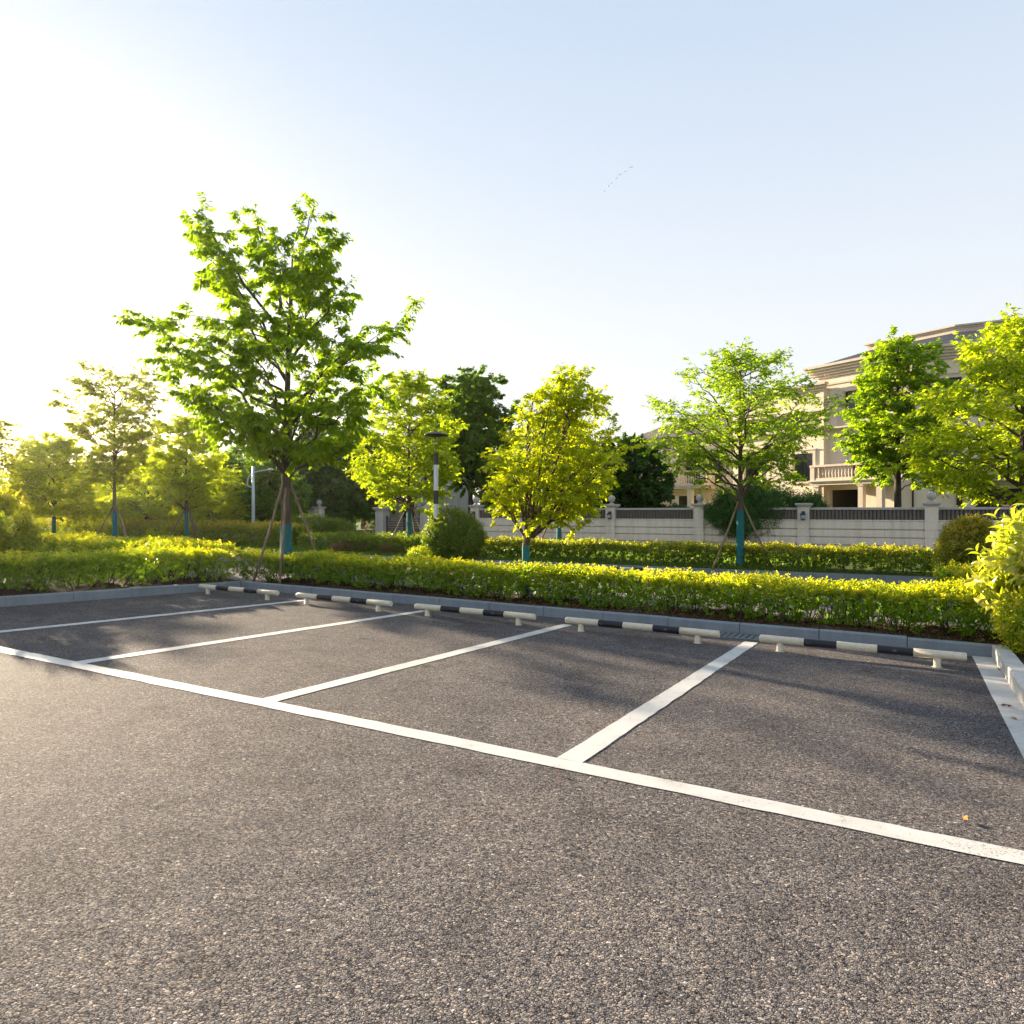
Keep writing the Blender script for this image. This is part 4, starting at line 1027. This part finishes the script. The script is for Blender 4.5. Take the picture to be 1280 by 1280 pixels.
# porch interior
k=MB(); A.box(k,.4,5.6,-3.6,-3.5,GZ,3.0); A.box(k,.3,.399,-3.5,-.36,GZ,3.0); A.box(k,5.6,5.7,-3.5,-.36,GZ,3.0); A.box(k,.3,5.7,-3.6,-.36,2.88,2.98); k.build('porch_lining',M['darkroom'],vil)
B.wall(0.02,12,GZ,3.0,[(2.05,2.35,.2,2.5),(2.9,5.4,-.1,2.6)],M['facade'])
B.wall(0.02,12,3.001,10.0,[(1.0,2.3,4.0,6.0),(3.3,4.9,3.3,5.75),(1.0,2.3,6.95,8.75),(3.3,4.9,6.95,8.75)],M['facade'])
for h in ((1.0,2.3,4.0,6.0),(3.3,4.9,3.3,5.75),(1.0,2.3,6.95,8.75),(3.3,4.9,6.95,8.75)): B.window(*h,.2,2)
B.window(2.05,2.35,.2,2.5,.08,1,transom=False)
B.balcony(2.3,6.0,1.05,3.30,M['greystone']); B.column(2.6,.85,GZ,3.0,.36); B.column(5.7,.85,GZ,3.0,.36)
B.band('cornice',.0,12,9.80,10.55,.55,M['trim'],5)
B.band('string_course',.05,12,3.02,3.2,.12,M['trim'],2)
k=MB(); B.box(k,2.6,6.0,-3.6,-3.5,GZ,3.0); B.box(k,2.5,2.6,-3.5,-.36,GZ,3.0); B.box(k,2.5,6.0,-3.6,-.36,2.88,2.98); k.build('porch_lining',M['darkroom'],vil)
# rain pipe at the corner
k=MB(); q=B.pt(-.03,.10,0); k.tube([(q[0],q[1],GZ),(q[0],q[1],9.7)],.05,8); k.build('rain_pipe',M['frame'],vil)
# end wall, back
k=MB(); 
for (a,b) in ((P0,P0+np.array((7.0,5.0))),):
    dd=(b-a)/np.linalg.norm(b-a); nn=np.array((-dd[1],dd[0])); 
    rr=[a+nn*0-dd*0, b, b-nn*.3, a-nn*.3]
    k.prism(np.array([(*x,GZ) for x in rr]),np.array([(*x,10.0) for x in rr]))
k.build('side_wall',M['facade'],vil)
# mansard roof between the cornice and the parapet
TC=np.array(((1195-640)/F*44.5,44.5)); tz=EYE+(640-416)/F*44.5
lo=[P0+dA*-.1+A.n*.2, CC+(A.n+B.n)*.12, B.p+dB*12+B.n*.2, B.p+dB*12-B.n*9, P0-A.n*9]
TL=TC-dA*5.7; TR=TC+dB*9
hi=[TL,TC,TR,TR-B.n*3,TL-A.n*3]
k=MB(); k.prism(np.array([(*p,10.551) for p in lo]),np.array([(*p,tz) for p in hi])); roof=k.build('roof',M['slate'],vil)
k=MB()
for i in range(12):          # slate courses
    t0=i/12; t1=(i+.86)/12
    ra=[np.array(l)*(1-t0)+np.array(h)*t0 for l,h in zip(lo,hi)]; rb=[np.array(l)*(1-t1)+np.array(h)*t1 for l,h in zip(lo,hi)]
    za=10.551+(tz-10.551)*t0; zb=10.551+(tz-10.551)*t1
    for e in range(2):
        n2=(A.n,B.n)[e]*.035
        q=[(*(ra[e]+n2*1.6),za+.02),(*(ra[e+1]+n2*1.6),za+.02),(*(rb[e+1]+n2*.4),zb+.02),(*(rb[e]+n2*.4),zb+.02)]
        k.add(q,[(0,1,2,3)]); k.add([q[0],q[1],(*ra[e+1],za-.0),(*ra[e],za-.0)],[(0,3,2,1)])
k.build('slate_course',M['slate'],roof)
k=MB()
def off(poly,q): 
    return [poly[0]+A.n*q-dA*q,poly[1]+(A.n+B.n)*q*.52,poly[2]+B.n*q,poly[3],poly[4]-dA*q]
for q,z0,z1 in ((.10,tz-.02,tz+.25),(.16,tz+.251,tz+.36),(.28,tz+.361,tz+.46)):
    r=off(hi,q); k.prism(np.array([(*p,z0) for p in r]),np.array([(*p,z1) for p in r]))
k.build('parapet',M['trim'],vil)
# ---- lower wing in front, left
Wg=Face(P0+A.n*.40,dA,vil)
Wg.wall(-6.6,.65,GZ,6.3,[(-1.6,-.1,3.3,5.1),(-5.6,-4.2,3.3,5.2)],M['facade'],.3,'wing_wall')
Wg.wall(-6.6,.65,6.301,9.2,[(-5.6,-.9,6.75,7.55)],M['facade'],.3,'wing_wall')
Wg.window(-1.6,-.1,3.3,5.1,.2,2); Wg.window(-5.6,-4.2,3.3,5.2,.2,2); Wg.window(-5.6,-.9,6.75,7.55,0,4,transom=False)
Wg.band('window_ledge',-6.6,.65,6.35,6.62,.30,M['trim'],3); Wg.band('window_ledge',-6.6,.65,7.60,7.78,.18,M['trim'],2)
Wg.band('cornice',-6.6,.65,9.0,9.45,.35,M['trim'],3)
k=MB(); r=[Wg.pt(.66,.003,0),Wg.pt(.66,-.42,0),Wg.pt(.36,-.42,0),Wg.pt(.36,.003,0)]
k.prism(np.array([(x,y,GZ) for x,y,_ in r]),np.array([(x,y,9.0) for x,y,_ in r])); k.build('side_wall',M['facade'],vil)
k=MB(); r=[Wg.pt(-6.6,-.301,0),Wg.pt(.349,-.301,0),Wg.pt(.349,-5,0),Wg.pt(-6.6,-5,0)]
k.prism(np.array([(x,y,9.0) for x,y,_ in r]),np.array([(x,y,9.2) for x,y,_ in r])); k.build('flat_roof',M['greystone'],vil)
# ---- left villa with hipped roof and balcony
vl=thing('villa','lower cream villa with hipped roof and balcony behind the layered tree','house')
dL=np.array((.70,-.714)); Q=wpt((14.1,51.5))*1.165; Lf=Face(Q,dL,vl)
K=1.165
Lf.wall(-6.4*K,2.3*K,GZ,3.3,[(-3.6*K,-.6*K,-.1,2.75)],M['facade']); Lf.wall(-6.4*K,2.3*K,3.301,7.6,[(-1.75*K,-.35*K,3.75,6.2),(.62*K,1.35*K,3.75,6.1)],M['facade'])
Lf.window(-1.75*K,-.35*K,3.75,6.2,.32,2,sill=False); Lf.window(.62*K,1.35*K,3.75,6.1,.22,1,sill=False)
Lf.balcony(-3.6*K,.9*K,2.1,3.6,M['trim'],1.2); Lf.column(-.3*K,1.8,GZ,3.28,.4); Lf.column(-3.3*K,1.8,GZ,3.28,.4)
Lf.band('cornice',-6.4*K,2.3*K,7.4,7.85,.55,M['trim'],3)
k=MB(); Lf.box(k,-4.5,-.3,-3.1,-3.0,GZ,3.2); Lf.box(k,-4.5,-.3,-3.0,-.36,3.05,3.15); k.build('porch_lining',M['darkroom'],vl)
k=MB(); 
e=[Lf.pt(-8.2,.7,7.86),Lf.pt(3.4,.7,7.86),Lf.pt(3.4,-9.9,7.86),Lf.pt(-8.2,-9.9,7.86)]; rg=[Lf.pt(-3.7,-4.4,10.4),Lf.pt(-.2,-4.4,10.4)]
k.add(np.array(e+rg),[(0,1,5,4),(1,2,5),(2,3,4,5),(3,0,4),(3,2,1,0)]); k.build('roof',M['tile'],vl)
k=MB(); r=[Lf.pt(-6.4*K,-.351,0),Lf.pt(-6.1*K,-.351,0),Lf.pt(-6.1*K,-8,0),Lf.pt(-6.4*K,-8,0)]
k.prism(np.array([(x,y,GZ) for x,y,_ in r]),np.array([(x,y,7.7) for x,y,_ in r])); k.build('side_wall',M['facade'],vl)
# ---- villa behind the gate
vg=thing('villa','pale stone villa glimpsed behind the gate and its tree','house')
G=Face(at(455,640,58)[:2],(1,-.35),vg)
G.wall(0,9.5,GZ,6.0,[(1.2,2.2,3.4,5.2),(3.4,4.6,.5,2.4),(5.4,6.6,3.4,5.2)],M['greystone'])
G.window(1.2,2.2,3.4,5.2,.2,2); G.window(3.4,4.6,.5,2.4,.2,2); G.window(5.4,6.6,3.4,5.2,.2,2)
G.column(.5,.8,GZ,5.6,.4); G.column(1.4,.8,GZ,5.6,.4)
G.band('cornice',0,9.5,5.7,6.1,.4,M['trim'],3)
k=MB(); e=[G.pt(-.5,1.3,6.1),G.pt(10,.6,6.1),G.pt(10,-8,6.1),G.pt(-.5,-8,6.1)]; rg=[G.pt(3,-3.8,8.2),G.pt(6.5,-3.8,8.2)]
k.add(np.array(e+rg),[(0,1,5,4),(1,2,5),(2,3,4,5),(3,0,4),(3,2,1,0)]); k.build('roof',M['tile'],vg)

# ================================================================== BIRDS
for i,(px,py) in enumerate(((755.2,239.4),(760.2,233.1),(764.1,229.5),(770.3,222.8),(774.7,218.3),(782.1,214.1),(789.1,209.1))):
    p=at(px,py,210); k=MB(); a=.18+.1*math.sin(i*2.1)
    k.lathe([(.01,-.45),(.09,-.2),(.12,.05),(.07,.3),(.02,.42)],0,0,0,7)
    for s in (-1,1): k.add([(s*.05,.03,-.16),(s*.05,.03,.18),(s*.75,a,.10),(s*1.2,a*.6,-.16),(s*.7,a,-.16),
                            (s*.05,-.01,-.16),(s*.05,-.01,.18),(s*.75,a-.03,.10),(s*1.2,a*.6-.02,-.16),(s*.7,a-.03,-.16)],[(0,1,2,3,4),(9,8,7,6,5),(0,5,6,1),(1,6,7,2),(2,7,8,3),(3,8,9,4),(4,9,5,0)])
    o=k.build('bird',M['bird']); o.location=tuple(p); o.rotation_euler=(math.radians(90),0,math.radians(-70+9*i)) ; o.scale=(.55,.55,.55)
    tag(o,'tiny haze-paled bird in a line of seven high in the sky','bird','flock of birds')

# ================================================================== HAZE
def haze_box():
    k=NT('haze_air')
    v=k.n('ShaderNodeVolumePrincipled'); v.inputs['Color'].default_value=(.97,.95,.92,1); v.inputs['Density'].default_value=HAZE; v.inputs['Anisotropy'].default_value=.72
    k.put(k.out.inputs['Volume'],v.outputs[0])
    b=MB(); b.box(-640,640,-320,930,-1.7,60); o=b.build('haze',k.m); o['kind']='stuff'; o['label']='thin golden evening haze'
HAZE=.00012
haze_box()

# ================================================================== LIGHT, SKY, CAMERA
az=math.radians(SUN_AZ); el=math.radians(SUN_EL)
sd=Vector((-math.sin(az)*math.cos(el),math.cos(az)*math.cos(el),math.sin(el)))
l=bpy.data.lights.new('sun','SUN'); l.energy=3.5; l.angle=math.radians(.6); l.color=(1.0,.81,.57)
so=bpy.data.objects.new('sun',l); C.objects.link(so); so.rotation_euler=sd.to_track_quat('Z','Y').to_euler()
w=bpy.data.worlds.new('World'); bpy.context.scene.world=w; w.use_nodes=True
nt=w.node_tree; bg=nt.nodes['Background']
sk=nt.nodes.new('ShaderNodeTexSky'); sk.sky_type='NISHITA'; sk.sun_disc=False
sk.sun_elevation=el; sk.sun_rotation=-az; sk.air_density=1.0; sk.dust_density=1.2; sk.ozone_density=1.0
tc=nt.nodes.new('ShaderNodeTexCoord'); sx=nt.nodes.new('ShaderNodeSeparateXYZ'); nt.links.new(tc.outputs['Generated'],sx.inputs[0])
cr=nt.nodes.new('ShaderNodeValToRGB'); nt.links.new(sx.outputs[2],cr.inputs[0])
e=cr.color_ramp.elements; e.new(.25); e.new(.58)
for el_,(p_,c_) in zip(e,((0.0,(2.20,2.16,2.05)),(.25,(1.92,2.02,2.14)),(.58,(1.34,1.60,1.98)),(1.0,(1.05,1.35,1.80)))): el_.position=p_; el_.color=(*c_,1)
mx=nt.nodes.new('ShaderNodeMix'); mx.data_type='RGBA'; mx.inputs[0].default_value=.945
nt.links.new(sk.outputs[0],mx.inputs[6]); nt.links.new(cr.outputs[0],mx.inputs[7])
nt.links.new(mx.outputs[2],bg.inputs[0]); bg.inputs[1].default_value=.065
cam=bpy.data.cameras.new('camera'); cam.sensor_width=36; cam.lens=F/1280*36; cam.clip_end=3000; cam.clip_start=.05
co=bpy.data.objects.new('camera',cam); C.objects.link(co); co.location=(0,0,EYE); co.rotation_euler=(math.radians(90),0,0)
sc=bpy.context.scene; sc.camera=co
sc.view_settings.view_transform='Standard'; sc.view_settings.look='None'; sc.view_settings.exposure=2.8; sc.view_settings.gamma=1
sc.cycles.max_bounces=10; sc.cycles.diffuse_bounces=6; sc.cycles.transparent_max_bounces=4; sc.cycles.use_denoising=True
